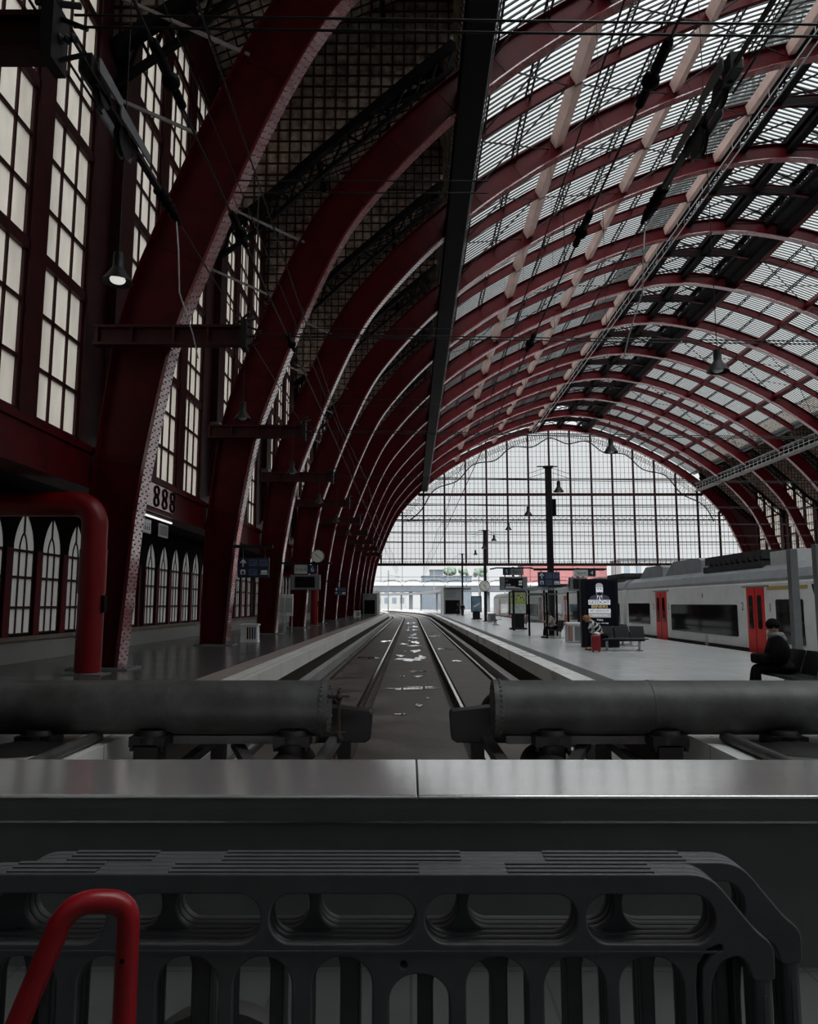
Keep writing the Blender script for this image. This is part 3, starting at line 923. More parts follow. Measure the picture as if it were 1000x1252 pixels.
# ------------------------------------------------------------------ foreground: parapet, barriers, handle, disc
t = thing('parapet', 'long low dark parapet with a brushed steel top behind the plastic barriers', 'parapet', (0,3.6,0))
for a, b in ((-7.5,.028),(.036,7.5)):
    m = MB(); m.prism([(3.556,.764),(3.548,.768),(3.548,.777),(3.556,.783),(4.525,.744),(4.54,.736),(4.54,.722),(3.66,.722),(3.60,.764)],'X',a,b)
    P('cap_plate', m, M['steel'], t, label='brushed steel top plate', bevel=.004)
m = MB(); m.prism([(3.575,.662),(4.33,.662),(4.33,.720),(3.66,.720),(3.6,.764),(3.562,.764),(3.560,.72)],'X',-7.5,7.5); P('upper_band', m, M['panel'], t)
m = MB(); m.box(-7.5,7.5,3.59,3.62,.648,.662); P('groove_trim', m, M['steel'], t)
m = MB(); m.box(-7.5,7.5,3.64,4.3,0,.65); P('front_panel', m, M['panel'], t)

DX = -.18
def barrier():
    t = thing('crowd_barrier', '', 'barrier', (0,0,0), 'stacked plastic barriers')
    R = [(.735,1.0),(.842,.868),(.884,.835),(.882,.755),(.828,.755),(.815,.797),(.795,.812),(.752,.798),(.728,.755),(.722,.68),(.722,.12),(DX,.12)]
    left = [(2*DX-x, z) for x, z in reversed(R[:-1])]
    ol = rounded(R+left, [.05,.02,.035,.012,.012,.015,.015,.03,.03,0,.03,0, .03,0,.03,.03,.015,.015,.012,.012,.035,.02,.05], 5)
    holes = []
    for a, b in ((-.713,-.369),(-.346,.011),(.035,.407),(.430,.743),(-1.10,-.748)): holes.append(rrect(a,b,.838,.952,.054,8))
    xs_ = [(.505,.66),(.323,.471),(.134,.283),(-.239,-.094),(-.431,-.289),(-.617,-.467),(-.809,-.666),(-1.02,-.86)]
    for a, b in xs_: holes.append(rrect(a,b,.22,.808,.068,8))
    holes.append(rrect(-.054,.094,.22,.768,.066,8)); holes.append(arc(-.018,.79,.009,0,2*PI,10)[:-1])
    g = [(.758,.834),(.757,.824),(.728,.814),(.707,.785),(.703,.74),(.703,.42),(.690,.42),(.690,.742),(.695,.79),(.720,.826),(.752,.838)]
    holes.append(g); holes.append([(2*DX-x,z) for x,z in reversed(g)])
    me = shape([ol]+holes, .0088, .0045, 2)
    m = MB(); m.mesh(me, FACE(0,0,0))
    m.box(-.60,.02,-.008,.008,.995,1.004); m.box(.24,.60,-.008,.008,.995,1.004); m.box(-1.0,-.78,-.008,.008,.995,1.004)
    m.box(-1.25,.742,-.0155,-.010,.818,.8225)
    P('panel', m, M['plastic'], t, smooth=True)
    for x in (.855, 2*DX-.855):
        m = MB(); m.lathe([(.022,.06),(.022,.765)], (x,0,0), n=12, M=Matrix.Translation((x,0,0)) @ Matrix.Diagonal((1,.55,1,1)) @ Matrix.Translation((-x,0,0))); m.box(x-.005,x+.005,-.014,-.008,.3,.72)
        P('hinge_peg', m, M['plastic'], t)
    for x in (-.8,.45):
        m = MB(); m.prism([(-.0125,0),(.0125,0),(.0125,.14),(-.0125,.14)],'X',x-.09,x+.09)
        P('foot', m, M['plastic'], t)
    return t
b0 = barrier()
blab = ['dark grey plastic crowd barrier at the very front of the stack, beside the red handle','dark grey plastic crowd barrier second from the front of the stack','dark grey plastic crowd barrier third from the front, last of the flush three',
        'dark grey plastic crowd barrier first of the three shifted sideways','dark grey plastic crowd barrier second from the back of the stack','dark grey plastic crowd barrier at the back of the stack, nearest the parapet']
for k in range(6):
    o = b0 if k == 0 else dup(b0)
    o.location = (0 if k < 3 else .11, 1.93+.0285*k, 0); o['label'] = blab[k]

t = thing('tube_stand', 'bright red bent tube stand in front of the grey plastic barriers', 'stand', (-.6,1.36,0))
pts = [(-.935,1.22,.02),(-.662,1.33,.93)]
def bendpts(A, B, C, r, n=7):
    A, B, C = Vector(A), Vector(B), Vector(C); da = (A-B).normalized()*r; dc = (C-B).normalized()*r
    return [tuple((B+da)*(1-k/n)**2+B*2*(k/n)*(1-k/n)+(B+dc)*(k/n)**2) for k in range(n+1)]
A0, B0, B1, C0 = (-1.0,1.25,.02), (-.605,1.385,1.138), (-.512,1.42,1.122), (-.510,1.42,.02)
m = MB(); m.tube([A0]+bendpts(A0,B0,B1,.05)+bendpts(B0,B1,C0,.035)+[C0], .0202, 16)
P('tube_frame', m, M['redhandle'], t, smooth=True)
for a in (A0, C0):
    m = MB(); m.lathe([(.024,0),(.026,.01),(.022,.05),(.017,.05)], (a[0],a[1],0), n=12); P('rubber_foot', m, M['black'], t)
m = MB(); m.lathe([(.0045,-.001),(.0045,.001)], (-.5125,1.4005,1.03), 'Y', 10); P('screw_hole', m, M['black'], t)
m = MB(); m.tube([(-.79,1.322,.62),(-.511,1.42,.62)], .011, 10); P('cross_bar', m, M['redhandle'], t, smooth=True)

t = thing('round_disc', 'dark round disc on edge behind the barrier slots near the red stand', 'disc', (-.535,2.25,0))
m = MB(); m.lathe([(.10,-.05),(.22,-.05),(.262,-.035),(.27,0),(.262,.035),(.22,.05),(.10,.05)], (-.535,2.25,.272), 'Y', 40); P('rim', m, M['discgrey'], t, smooth=True)
m = MB(); m.lathe([(.02,-.06),(.105,-.055),(.105,.055),(.02,.06)], (-.535,2.25,.272), 'Y', 24); P('hub', m, M['dark'], t, smooth=True)

# ------------------------------------------------------------------ buffer stops
def buffer_stop(sg, label):
    X = lambda x: sg*x
    t = thing('buffer_stop', label, 'buffer stop', (sg*3,9.3,-.95), 'buffer stops')
    cy_, cz, R = 9.3, .40, .322
    m = MB(); m.lathe([(R,sg*1.09),(R,sg*2.9),(R+.006,sg*2.902),(R+.006,sg*2.98),(R,sg*2.982),(R,sg*6.6)], (0,cy_,cz), 'X', 48); P('cylinder', m, M['cyl'], t, smooth=True)
    m = MB(); m.lathe([(.02,sg*1.03),(R-.05,sg*1.0),(R-.02,sg*1.0),(R+.012,sg*1.0),(R+.012,sg*1.10),(R-.02,sg*1.11)], (0,cy_,cz), 'X', 48)
    for k in range(34):
        a = 2*PI*k/34; m.ball((sg*1.075,cy_+(R+.012)*math.cos(a),cz+(R+.012)*math.sin(a)), .017, 7, 5)
        if k % 2: m.ball((sg*.998,cy_+(R-.06)*math.cos(a),cz+(R-.06)*math.sin(a)), .016, 7, 5)
    P('end_cap', m, M['cyl'], t, smooth=True, label='riveted end cap')
    m = MB(); xv = sg*.86
    if sg < 0:
        m.tube([(xv,9.05,.62),(xv,9.05,.02)], .022, 8)
        for z in (.55,.12):
            m.tube([(sg*1.02,9.12,z),(xv+.0,9.05,z)], .02, 8); m.ball((xv,9.05,z),.045,8,6)
        m.tube([(xv-.07,9.04,.565),(xv+.13,9.04,.56)], .013, 6); m.tube([(xv-.02,9.04,.60),(xv+.02,9.04,.66)], .012, 6)
        m.tube([(xv-.05,9.04,.14),(xv+.09,9.04,.14)], .016, 6); m.ball((xv+.02,9.03,.08),.04,8,6)
        P('valve_pipe', m, M['rust'], t, smooth=True)
    # beam carrying the buffers
    m = MB(); m.prism([(X(.50),.25),(X(.52),-.06),(X(.58),-.10),(X(3.35),-.12),(X(3.35),.28),(X(1.0),.34),(X(.53),.29)],'Y',9.72,10.02); P('buffer_beam', m, M['dark'], t, bevel=.01)
    m = MB(); m.box(*sorted((X(1.15),X(2.95))),9.2,9.5,-.02,.075); P('under_channel', m, M['cyl'], t)
    for x in (1.22,2.73):
        m = MB(); m.lathe([(.09,10.02),(.09,10.45),(.06,10.45),(.06,10.7),(.2,10.7),(.23,10.74),(.2,10.78)], (X(x),0,.18), 'Y', 20); P('buffer_head', m, M['dark'], t, smooth=True)
    # feet: bell castings on the platform, plain legs in the pit
    for x, kind in ((4.42,'bell'),(3.08 if sg < 0 else 3.03,'leg'),(1.40 if sg < 0 else 1.66,'tank')):
        m = MB(); yy = 8.98
        m.box(X(x)-.21,X(x)+.21,yy-.1,yy+.25,.0,.115); m.lathe([(.19,.02),(.2,.09),(.15,.17)], (X(x),yy+.08,0), n=18)
        for s_ in (-1,1): m.lathe([(.022,-.05),(.03,-.05),(.03,0),(.022,.0)], (X(x)+s_*.18,yy-.06,0), n=6)
        if kind == 'bell': m.lathe([(.46,.0),(.455,.012),(.40,.03),(.30,.055),(.17,.075)], (X(x),8.72,0), n=30); m.lathe([(.14,.0),(.14,.12)], (X(x),yy,0), n=16)
        elif kind == 'leg': m.box(X(x)-.15,X(x)+.13,yy-.1,yy+.2,-.98,.02); m.box(X(x)-.22,X(x)+.2,yy-.16,yy+.26,-1.0,-.93)
        else:
            m.lathe([(.16,-.20),(.16,.02)], (X(x),yy,0), n=16); m.lathe([(.05,8.2),(.2,8.22),(.26,8.3),(.26,9.6),(.2,9.65)], (X(x)-.04,0,-.33), 'Y', 26); m.box(X(x)-.2,X(x)+.15,8.4,9.4,-.98,-.5)
        P('pedestal', m, M['dark'], t, smooth=True)
    for p, q, w in (((X(.95),9.85,-.05),(X(1.18),8.1,-.32),.14),((X(2.2),9.6,-.08),(X(1.55),7.9,-.17),.13),((X(2.55),9.8,-.1),(X(2.9),8.2,-.42),.12)):
        m = MB(); m.bar(p,q,w,.10); P('strut', m, M['cyl'], t)
    for x in (.78,2.4):
        m = MB(); m.box(*sorted((X(x),X(x+.16))),9.76,9.96,-.98,-.10); P('leg', m, M['dark'], t)
    return t
buffer_stop(-1, 'big grey buffer cylinder with a valve pipe on its riveted end, facing the red pipe')
buffer_stop(1, 'big grey buffer cylinder without a valve pipe, in front of the seated man')
for sg, l in ((-1,'left'),(1,'right')):
    m = MB(); m.tube([(sg*3.78,5.0,.07),(sg*3.78,9.2,.07)], .065, 12)
    for y in (5.4,7.2,8.9): m.box(sg*3.78-.03,sg*3.78+.03,y-.03,y+.03,0,.05)
    one('edge_pipe', m, M['cyl'], 'grey pipe lying along the %s platform edge under the buffer cylinder' % l, 'pipe', loc=(sg*3.78,7,0), smooth=True)

# ------------------------------------------------------------------ red pipe pillars
def pipe_pillar(x, y, label):
    t = thing('pipe_pillar', label, 'pipe pillar', (x,y,0), 'red pipe pillars')
    C = bendpts((x,y,0),(x,y,4.05),(x-3,y,4.05),.55,9)
    m = MB(); m.tube([(x,y,.02)]+C+[(x-3.3,y,4.05)], .30, 28); P('pipe', m, M['pipered'], t, smooth=True)
    m = MB(); m.lathe([(.33,.0),(.33,.04),(.31,.05)], (x,y,0), n=28); m.box(x-.5,x+.45,y-.32,y+.3,0,.025); P('base_plate', m, M['grey'], t)
    m = MB(); m.lathe([(.315,1.9),(.315,2.95)], (x,y,0), n=28); P('sleeve', m, M['pipered'], t, smooth=True)
    m = MB(); m.box(x+.26,x+.36,y-.12,y+.06,1.45,1.85); P('switch_box', m, M['black'], t)
    return t
pipe_pillar(-7.62,17.75,'red pipe pillar bending towards the wall, in front of the nearest arch')
pipe_pillar(-7.45,57.5,'small distant red pipe pillar behind the platform display with clock')

# ------------------------------------------------------------------ cross arms, wires, tensioners, lamps
def cross_arm():
    t = thing('cross_arm', '', 'cross arm', (0,0,0), 'cross arms on the left arches')
    m = MB(); m.box(-8.3,-4.4,-.14,.14,8.36,8.43); m.box(-8.3,-4.4,-.14,.14,8.83,8.90); m.box(-8.3,-4.4,-.03,.03,8.43,8.83)
    for x in (-8.2,-7.3,-6.2,-5.3,-4.45): m.box(x-.03,x+.03,-.13,.13,8.43,8.83)
    P('beam', m, M['dred'], t)
    m = MB(); m.box(-4.42,-4.28,-.2,.2,8.25,9.0); m.tube([(-4.5,-.2,8.95),(-4.1,.1,9.15)], .04, 6); m.tube([(-4.6,.1,8.98),(-4.2,-.2,9.2)], .035, 6)
    m.tube([(-4.4,0,8.3),(-4.0,.1,8.5)], .03, 6); m.tube([(-4.3,0,8.9),(-3.95,0,8.75)], .03, 6)
    P('end_bracket', m, M['dark'], t)
    m = MB(); m.lathe([(.03,-4.28),(.07,-4.26),(.03,-4.22),(.07,-4.18),(.03,-4.14),(.07,-4.10),(.03,-4.06)], (0,0,8.62), 'X', 10); P('insulator', m, M['dark'], t)
    return t
ca = cross_arm()
for n in range(0, 10):
    o = ca if n == 0 else dup(ca)
    o.location = (0, RIB0+n*BAY-.5, 0) if n else (0, 8.25, -.12)
    o['label'] = 'dark red steel cross arm overhead in the top corner before all arches' if n == 0 else 'dark red steel cross arm jutting from the %s arch' % ORDN[n-1]
def wire(name, pts, r, label, cat='wire', group=None, mt='dark'):
    m = MB(); m.tube(pts, r, 6); return one(name, m, M[mt], label, cat, group, loc=tuple(pts[0]))
for n in range(0, 8):
    y = RIB0+n*BAY-.5 if n else 8.2
    for z, w_ in ((8.62,'lower'),(8.78,'upper')):
        if n > 0 and w_ == 'upper': z = 8.70
        pts = [(-4.1+(MX(-4.1)+4.1)*k/24, y, z-.35*math.sin(PI*k/24)) for k in range(25)]
        wire('span_wire', pts, .016 if n < 2 else .02, 'dark span wire across the hall, %s of the pair at the %s cross arm' % (w_, ORDN[n]), 'wire', 'span wires across the hall')
for n in (1,2,3):
    y = RIB0+n*BAY-.3
    for z in (13.1,12.75):
        wire('stay_cable', [(-4.8,y,z),(2.1,y,z-.02)], .02, 'thin twisted stay cable at the %s arch, %s of its pair' % (ORDN[n-1], 'upper' if z > 13 else 'lower'), 'cable', 'stay cables high on the left')
def tensioner(sg, label):
    x = sg*4.5; t = thing('wire_tensioner', label, 'tensioner', (x,10,9.0), 'pulley tensioners')
    m = MB(); m.tube([(x,3.2,9.12),(x,9.5,9.12)], .025, 6); m.tube([(x+.12,3.2,8.92),(x+.12,9.8,8.92)], .02, 6); m.tube([(x-.1,3.2,8.85),(x-.1,10.2,8.9)], .02, 6)
    m.tube([(x,13.6,9.0),(x,30,9.0)], .016, 6); P('wire', m, M['dark'], t)
    for (ya, yb, z, w) in ((9.5,10.35,9.16,.14),(10.25,11.5,9.0,.16)):
        for s_ in (-1,1):
            m = MB(); m.prism(rounded([(ya,z-.11),(yb,z-.09),(yb,z+.06),(ya,z+.11)],.05,3),'X',x+s_*w-.012,x+s_*w+.012); P('side_plate', m, M['grey'], t)
    for (y, z, r) in ((9.95,9.02,.20),(10.75,8.80,.24),(11.1,8.95,.17)):
        m = MB(); m.lathe([(.03,x-.05),(r,x-.05),(r-.03,x-.015),(r-.03,x+.015),(r,x+.05),(.03,x+.05)], (0,y,z), 'X', 22); P('pulley_wheel', m, M['dark'], t, smooth=True)
    m = MB(); m.box(x-.08,x+.08,9.4,9.7,9.0,9.25); m.box(x-.05,x+.05,9.65,12.4,8.96,9.04); P('shackle', m, M['dark'], t)
    m = MB(); m.lathe([(.04,12.35),(.11,12.42),(.05,12.5),(.12,12.6),(.05,12.7),(.12,12.8),(.05,12.9),(.12,13.0),(.05,13.1),(.1,13.2),(.04,13.6)], (x,0,9.0), 'Y', 14); P('insulator', m, M['black'], t, smooth=True)
    m = MB(); m.tube([(x+sg*-.0,13.4,9.0),(x+.1*-sg,13.3,8.3),(x-.05*sg,13.6,7.6),(x+.15*-sg,14.2,7.0),(x-.1*sg,14.8,6.7)], .014, 6); P('hanging_cable', m, M['lgrey'], t)
    return t
tensioner(-1,'overhead pulley tensioner in front of the tall left windows'); tensioner(1,'overhead pulley tensioner in front of the glass roof')
for sg, l in ((-1,'left'),(1,'right')):
    x = sg*1.97; t = thing('contact_line', 'dark overhead contact line with ball insulators above the %s track' % l, 'overhead line', (x,30,5.9))
    m = MB(); m.tube([(x,3.2,5.92),(x,118,5.6)], .013, 6); m.tube([(x,3.2,7.3)]+[(x,8+12*k,7.1-(.5 if k % 2 else 0)) for k in range(10)], .011, 6)
    for k in range(26): y = 9+4*k; m.tube([(x,y,5.88),(x,y,7.05)], .006, 4)
    P('wire', m, M['dark'], t)
    for y in (5.6,8.1,11.8):
        m = MB(); m.ball((x,y,5.92),.075,12,8); m.lathe([(.03,y-.45),(.045,y-.4),(.045,y-.12),(.03,y-.1)], (x,0,5.92), 'Y', 8); m.lathe([(.03,y+.1),(.04,y+.14),(.04,y+.3),(.02,y+.32)], (x,0,5.92), 'Y', 8)
        P('insulator', m, M['black'], t, smooth=True)
M['bulb'] = mat('lit lamp glass', (.9,.9,.85), .3, emit=(1,.98,.92), estr=.6); M['bulboff'] = mat('unlit lamp glass', (.35,.35,.34), .3)
def lamp():
    t = thing('hanging_lamp', '', 'lamp', (0,0,0))
    m = MB(); m.lathe([(.03,.50),(.075,.48),(.085,.40),(.085,.24),(.10,.22),(.13,.17),(.225,.025),(.24,.0),(.232,.0),(.215,.025),(.12,.16),(.05,.19)], n=24); P('shade', m, M['dark'], t, smooth=True)
    m = MB(); m.ball((0,0,.045),.12,14,8,(1,1,.55)); P('bulb', m, M['bulboff'], t, smooth=True)
    return t
l0 = lamp()
m = MB(); m.tube([(0,0,.49),(0,0,6.1)], .011, 5); wireL = P('cord', m, M['dark'], l0)
for k, y in enumerate((11.07,19.77,28.3,36.8,45.5,54.2)):
    o = l0 if k == 0 else dup(l0)
    if k == 1: l1 = o
    o.location = (-4.6,y,6.66); o['group'] = 'lamps of the left row'
    o['label'] = 'bell-shaped hanging lamp, %s of the row along the left arches' % ORDN[k]
m = MB(); m.ball((0,0,.06),.10,14,8,(1,1,.55)); c_ = [q for q in l0.children if q.name.startswith('bulb')][0]; c_.data = c_.data.copy(); c_.data.materials[0] = M['bulb']; l0['label'] = 'lit bell-shaped hanging lamp, nearest of the row along the left arches'
wire('carrier_cable', [(-4.6,3.2,12.76),(-4.6,60,12.76)], .014, 'thin carrier cable high along the left arches above the lamps', 'cable')
r0 = None
for k, y in enumerate((15.47,24.07,32.8,41.5,50.0,58.8,67.2,75.8)):
    if r0 is None:
        o = r0 = dup(l1)
        for ch in list(r0.children):
            if ch.name.startswith('cord'): bpy.data.objects.remove(ch)
        m = MB(); m.tube([(0,0,.49),(0,0,19.3)], .010, 5); c_ = P('cord', m, M['dark'], None); c_.parent = r0
    else: o = dup(r0)
    o.location = (6.62,y,6.62); o['group'] = 'lamps of the right row'
    o['label'] = 'bell-shaped hanging lamp, %s of the row above the right platform' % ORDN[k]

# ------------------------------------------------------------------ fascia plate and small signs between the first two arches
t = thing('ornament_plate', 'red plate with three pierced rosettes on the wall girder', 'plate', (-8.3,23.5,5.1))
m = MB(); m.box(-8.34,-8.30,22.4,25.6,4.76,5.52); P('plate', m, M['redfl'], t)
for k in range(3):
    yc = 23.9+.8*k
    m = MB()
    for z in (5.32,4.97):
        m.tube([(-8.29,yc+.2*math.cos(a),z+.15*math.sin(a)) for a in [2*PI*i/16 for i in range(16)]], .035, 6, closed=True)
    m.tube([(-8.29,yc-.22,4.9),(-8.29,yc-.12,5.14),(-8.29,yc-.22,5.4)], .03, 6); m.tube([(-8.29,yc+.22,4.9),(-8.29,yc+.12,5.14),(-8.29,yc+.22,5.4)], .03, 6)
    P('rosette', m, M['black'], t)
M['tube'] = mat('lit fluorescent tube', (.9,.9,.88), .3, emit=(1,.98,.95), estr=.9)
t = thing('strip_light', 'thin lit strip light under the wall girder above two small signs', 'light', (-8.6,24,4.5))
m = MB(); m.box(-8.62,-8.5,22.9,26.2,4.50,4.6); P('housing', m, M['grey'], t)
m = MB(); m.tube([(-8.5,23.0,4.49),(-8.5,26.1,4.49)], .035, 8); P('lamp_tube', m, M['tube'], t, smooth=True)
M['navy'] = mat('navy sign face', (.012,.018,.045), .4)
M['signw'] = mat('white sign print', (.62,.64,.66), .5)
M['signb'] = mat('blue grey sign print', (.075,.095,.16), .45)
for y, l, kind in ((23.6,'white picture sign hanging under the strip light',0),(25.3,'grey framed blank sign hanging under the strip light',1)):
    t = thing('small_sign', l, 'sign', (-8.5,y,4.1))
    m = MB(); m.box(-8.53,-8.49,y-.45,y+.45,3.92,4.36); P('frame', m, M['lgrey'], t)
    m = MB(); m.box(-8.489,-8.484,y-.39,y+.39,3.97,4.31); P('face', m, M['signw'] if kind == 0 else M['grey'], t)
    m = MB(); m.tube([(-8.51,y-.3,4.36),(-8.51,y-.3,4.62)],.012,5); m.tube([(-8.51,y+.3,4.36),(-8.51,y+.3,4.62)],.012,5); P('hanger', m, M['dark'], t)
    if kind == 0:
        m = MB()
        for k in range(4):
            yc = y-.28+.18*k; m.box(-8.483,-8.48,yc-.04,yc+.04,4.0,4.15); m.ball((-8.482,yc,4.21),.035,8,5,(.1,1,1))
        P('pictogram', m, M['dark'], t)
# ------------------------------------------------------------------ direction signs
def dir_sign(x0, x1, z0, z1, y, label, rod, flip=0):
    t = thing('direction_sign', label, 'sign', ((x0+x1)/2,y,z0), 'blue direction signs')
    w = x1-x0; h = z1-z0
    m = MB(); m.box(x0,x1,y,y+.09,z0,z1); P('board', m, M['navy'], t, bevel=.01)
    def pix(px, pz): return x0+w*px, z0+h*pz
    m = MB(); a, b = pix(.17,.74); u = h*.2
    m.prism([(a-u*.16,b-u),(a+u*.16,b-u),(a+u*.16,b+u*.3),(a+u*.55,b-u*.15),(a+u*.8,b+u*.08),(a,b+u),(a-u*.8,b+u*.08),(a-u*.55,b-u*.15),(a-u*.16,b+u*.3)],'Y',y-.008,y-.001)
    a, b = pix(.17,.28); q = u*.62
    m.mesh(shape([rrect(a-q,a+q,b-q,b+q,.03,3),[(a-q*.45,b-q*.8),(a-q*.45,b+q*.3),(a+q*.45,b+q*.3),(a+q*.45,b-q*.8)]],.003), FACE(0,y-.004,0))
    a, b = pix(.85,.27); m.box(a-.12,a+.12,y-.007,y-.001,b-.03,b+.08); m.box(a-.15,a+.15,y-.007,y-.001,b-.09,b-.05)
    P('arrow_symbol', m, M['signw'], t)
    for (pa, pb) in ((.49,.74),(.82,.74),(.49,.27)):
        a, b = pix(pa,pb); m = MB(); m.box(a-w*.135,a+w*.135,y-.006,y-.001,b-h*.17,b+h*.17); P('route_field', m, M['signb'], t)
        m = MB(); m.box(a-w*.1,a+w*.1,y-.009,y-.006,b+h*.05,b+h*.09); m.box(a-w*.1,a+w*.05,y-.009,y-.006,b-h*.05,b-h*.01); P('route_line', m, M['navy'], t)
    m = MB()
    for x in (x0+.15*w, x1-.15*w): m.tube([(x,y+.045,z1),(x,y+.045,rod)],.02,6)
    P('hanger', m, M['dark'], t)
    return t
def side_bar(y, x0, x1, z, label):
    m = MB(); m.box(x0,x1,y-.05,y+.05,z-.06,z+.06); one('bracket_bar', m, M['dark'], label, 'bracket', loc=(x0,y,z))
dir_sign(-6.87,-5.63,2.68,3.47,29.4,'blue hanging direction sign with white arrow between the two nearest arches',3.9)
side_bar(29.45,-7.15,-5.5,3.92,'dark bracket bar carrying the nearest left direction sign')
dir_sign(-6.35,-5.45,2.35,3.0,62.0,'small distant blue direction sign on the left platform beyond the clock',3.5)
side_bar(62.05,-8.5,-5.3,3.52,'dark bracket bar carrying the far left direction sign')
dir_sign(6.50,7.62,2.52,3.27,38.0,'blue direction sign on the tall mast beside the black shelter posts',3.36)
side_bar(38.05,6.3,9.9,3.40,'dark bracket bar across the mast over the blue sign')
# ------------------------------------------------------------------ displays with clocks
M['screen'] = mat('black display', (.008,.008,.009), .15)
M['clockface'] = mat('white clock face', (.72,.72,.66), .4)
def clock(x, y, z, r, label, post=None):
    t = thing('platform_clock', label, 'clock', (x,y,z-r))
    m = MB(); m.lathe([(.02,y+.12),(r*.9,y+.12),(r,y+.08),(r,y-.09),(r*.93,y-.10),(r*.93,y-.085),(.02,y-.085)], (x,0,z), 'Y', 32); P('case', m, M['dark'], t, smooth=True)
    m = MB(); m.lathe([(.01,y-.088),(r*.92,y-.088),(r*.92,y-.095),(.01,y-.095)], (x,0,z), 'Y', 32); P('dial', m, M['clockface'], t)
    m = MB()
    for k in range(12):
        a = PI*k/6; m.bar((x+r*.74*math.sin(a),y-.1,z+r*.74*math.cos(a)),(x+r*.88*math.sin(a),y-.1,z+r*.88*math.cos(a)),r*.07,.008,(0,1,0))
    P('hour_mark', m, M['black'], t)
    for a, l_, w in ((math.radians(-50),.52,.09),(math.radians(125) if post is None else math.radians(150),.72,.065)):
        m = MB(); m.bar((x-r*.12*math.sin(a),y-.106,z-r*.12*math.cos(a)),(x+r*l_*math.sin(a),y-.106,z+r*l_*math.cos(a)),r*w,.01,(0,1,0)); P('hand', m, M['black'], t)
    return t
def display(x0, x1, z0, z1, y, label, plate, num, numleft, lines):
    t = thing('platform_display', label, 'display', ((x0+x1)/2,y,z0), 'platform displays')
    w = x1-x0; h = z1-z0
    m = MB(); m.box(x0,x1,y,y+.35,z0,z1); P('casing', m, M['grey'], t, bevel=.02)
    m = MB(); m.box(x0+w*.17,x1-w*.17,y-.006,y+.01,z0+h*.13,z1-h*.12); P('screen', m, M['screen'], t)
    if lines:
        m = MB()
        m.mesh(textmesh('12:35', h*.17, .002, 'LEFT'), FACE(x0+w*.2,y-.009,z0+h*.4)); m.mesh(textmesh('L 5', h*.15, .002, 'LEFT'), FACE(x0+w*.2,y-.009,z0+h*.72))
        m.box(x1-w*.32,x1-w*.2,y-.01,y-.006,z0+h*.55,z0+h*.7); m.box(x1-w*.32,x1-w*.2,y-.01,y-.006,z0+h*.36,z0+h*.48); m.box(x0+w*.2,x0+w*.55,y-.01,y-.006,z0+h*.24,z0+h*.28); m.box(x0+w*.2,x0+w*.75,y-.01,y-.006,z0+h*.16,z0+h*.2)
        P('lettering', m, M['signw'], t)
    a, b, c, d = plate
    m = MB(); m.box(a,b,y+.1,y+.22,c,d); P('zone_plate', m, M['grey'] if lines else M['lgrey'], t)
    nx0, nx1 = (a,a+(d-c)*1.15) if numleft else (b-(d-c)*1.15,b)
    m = MB(); m.box(nx0,nx1,y+.085,y+.1,c,d); P('number_field', m, M['navy'], t)
    m = MB(); m.mesh(textmesh(num, (d-c)*.85), FACE((nx0+nx1)/2,y+.08,(c+d)/2)); P('track_number', m, M['signw'], t)
    zx = (nx1+b)/2 if numleft else (a+nx0)/2
    m = MB(); m.mesh(textmesh('Zone A', (d-c)*.42), FACE(zx,y+.095,(c+d)/2)); P('zone_lettering', m, M['black'], t)
    m = MB()
    for x in (x0+.2*w,x1-.2*w): m.box(x-.03,x+.03,y+.14,y+.2,z1,c)
    P('hanger', m, M['dark'], t)
    return t
display(-6.52,-4.90,2.41,3.2,40.0,'grey platform display with a black screen and track number 6','' or (-6.30,-5.05,3.26,3.74),'6',False,False)
side_bar(40.3,-7.3,-4.3,3.84,'dark bracket bar holding display 6 to the third arch')
clock(-5.03,40.0,4.2,.36,'round white platform clock above the display numbered 6')
display(5.52,7.21,2.48,3.32,46.0,'grey platform display with lit lines and track number 5','' or (5.72,6.98,3.42,3.82),'5',True,True)
t = thing('display_post', 'slim dark post behind the map board carrying display 5', 'post', (6.4,46.5,0))
m = MB(); m.lathe([(.07,0),(.07,3.95)], (6.4,46.5,0), n=12); m.box(5.3,7.6,46.44,46.54,3.84,3.92); P('post', m, M['dark'], t)
for s_ in (-1,1):
    m = MB(); m.tube([(6.4+s_*1.1,46.5,3.86),(6.4+s_*1.45,46.5,3.8)],.05,6); P('arm', m, M['dark'], t)
display(7.70,8.55,2.28,2.92,36.0,'grey platform display seen partly behind the advertising screen, track number 4','' or (7.95,8.98,2.97,3.29),'4',False,False)
t = thing('display_post', 'slim dark post behind the advertising screen carrying display 4', 'post', (8.2,36.5,0))
m = MB(); m.lathe([(.07,0),(.07,3.4)], (8.2,36.5,0), n=12); m.box(7.6,9.6,36.4,36.5,3.3,3.38); P('post', m, M['dark'], t)
clock(7.02,70.6,3.32,.52,'round grey platform clock on the second mast of the right platform', 1)

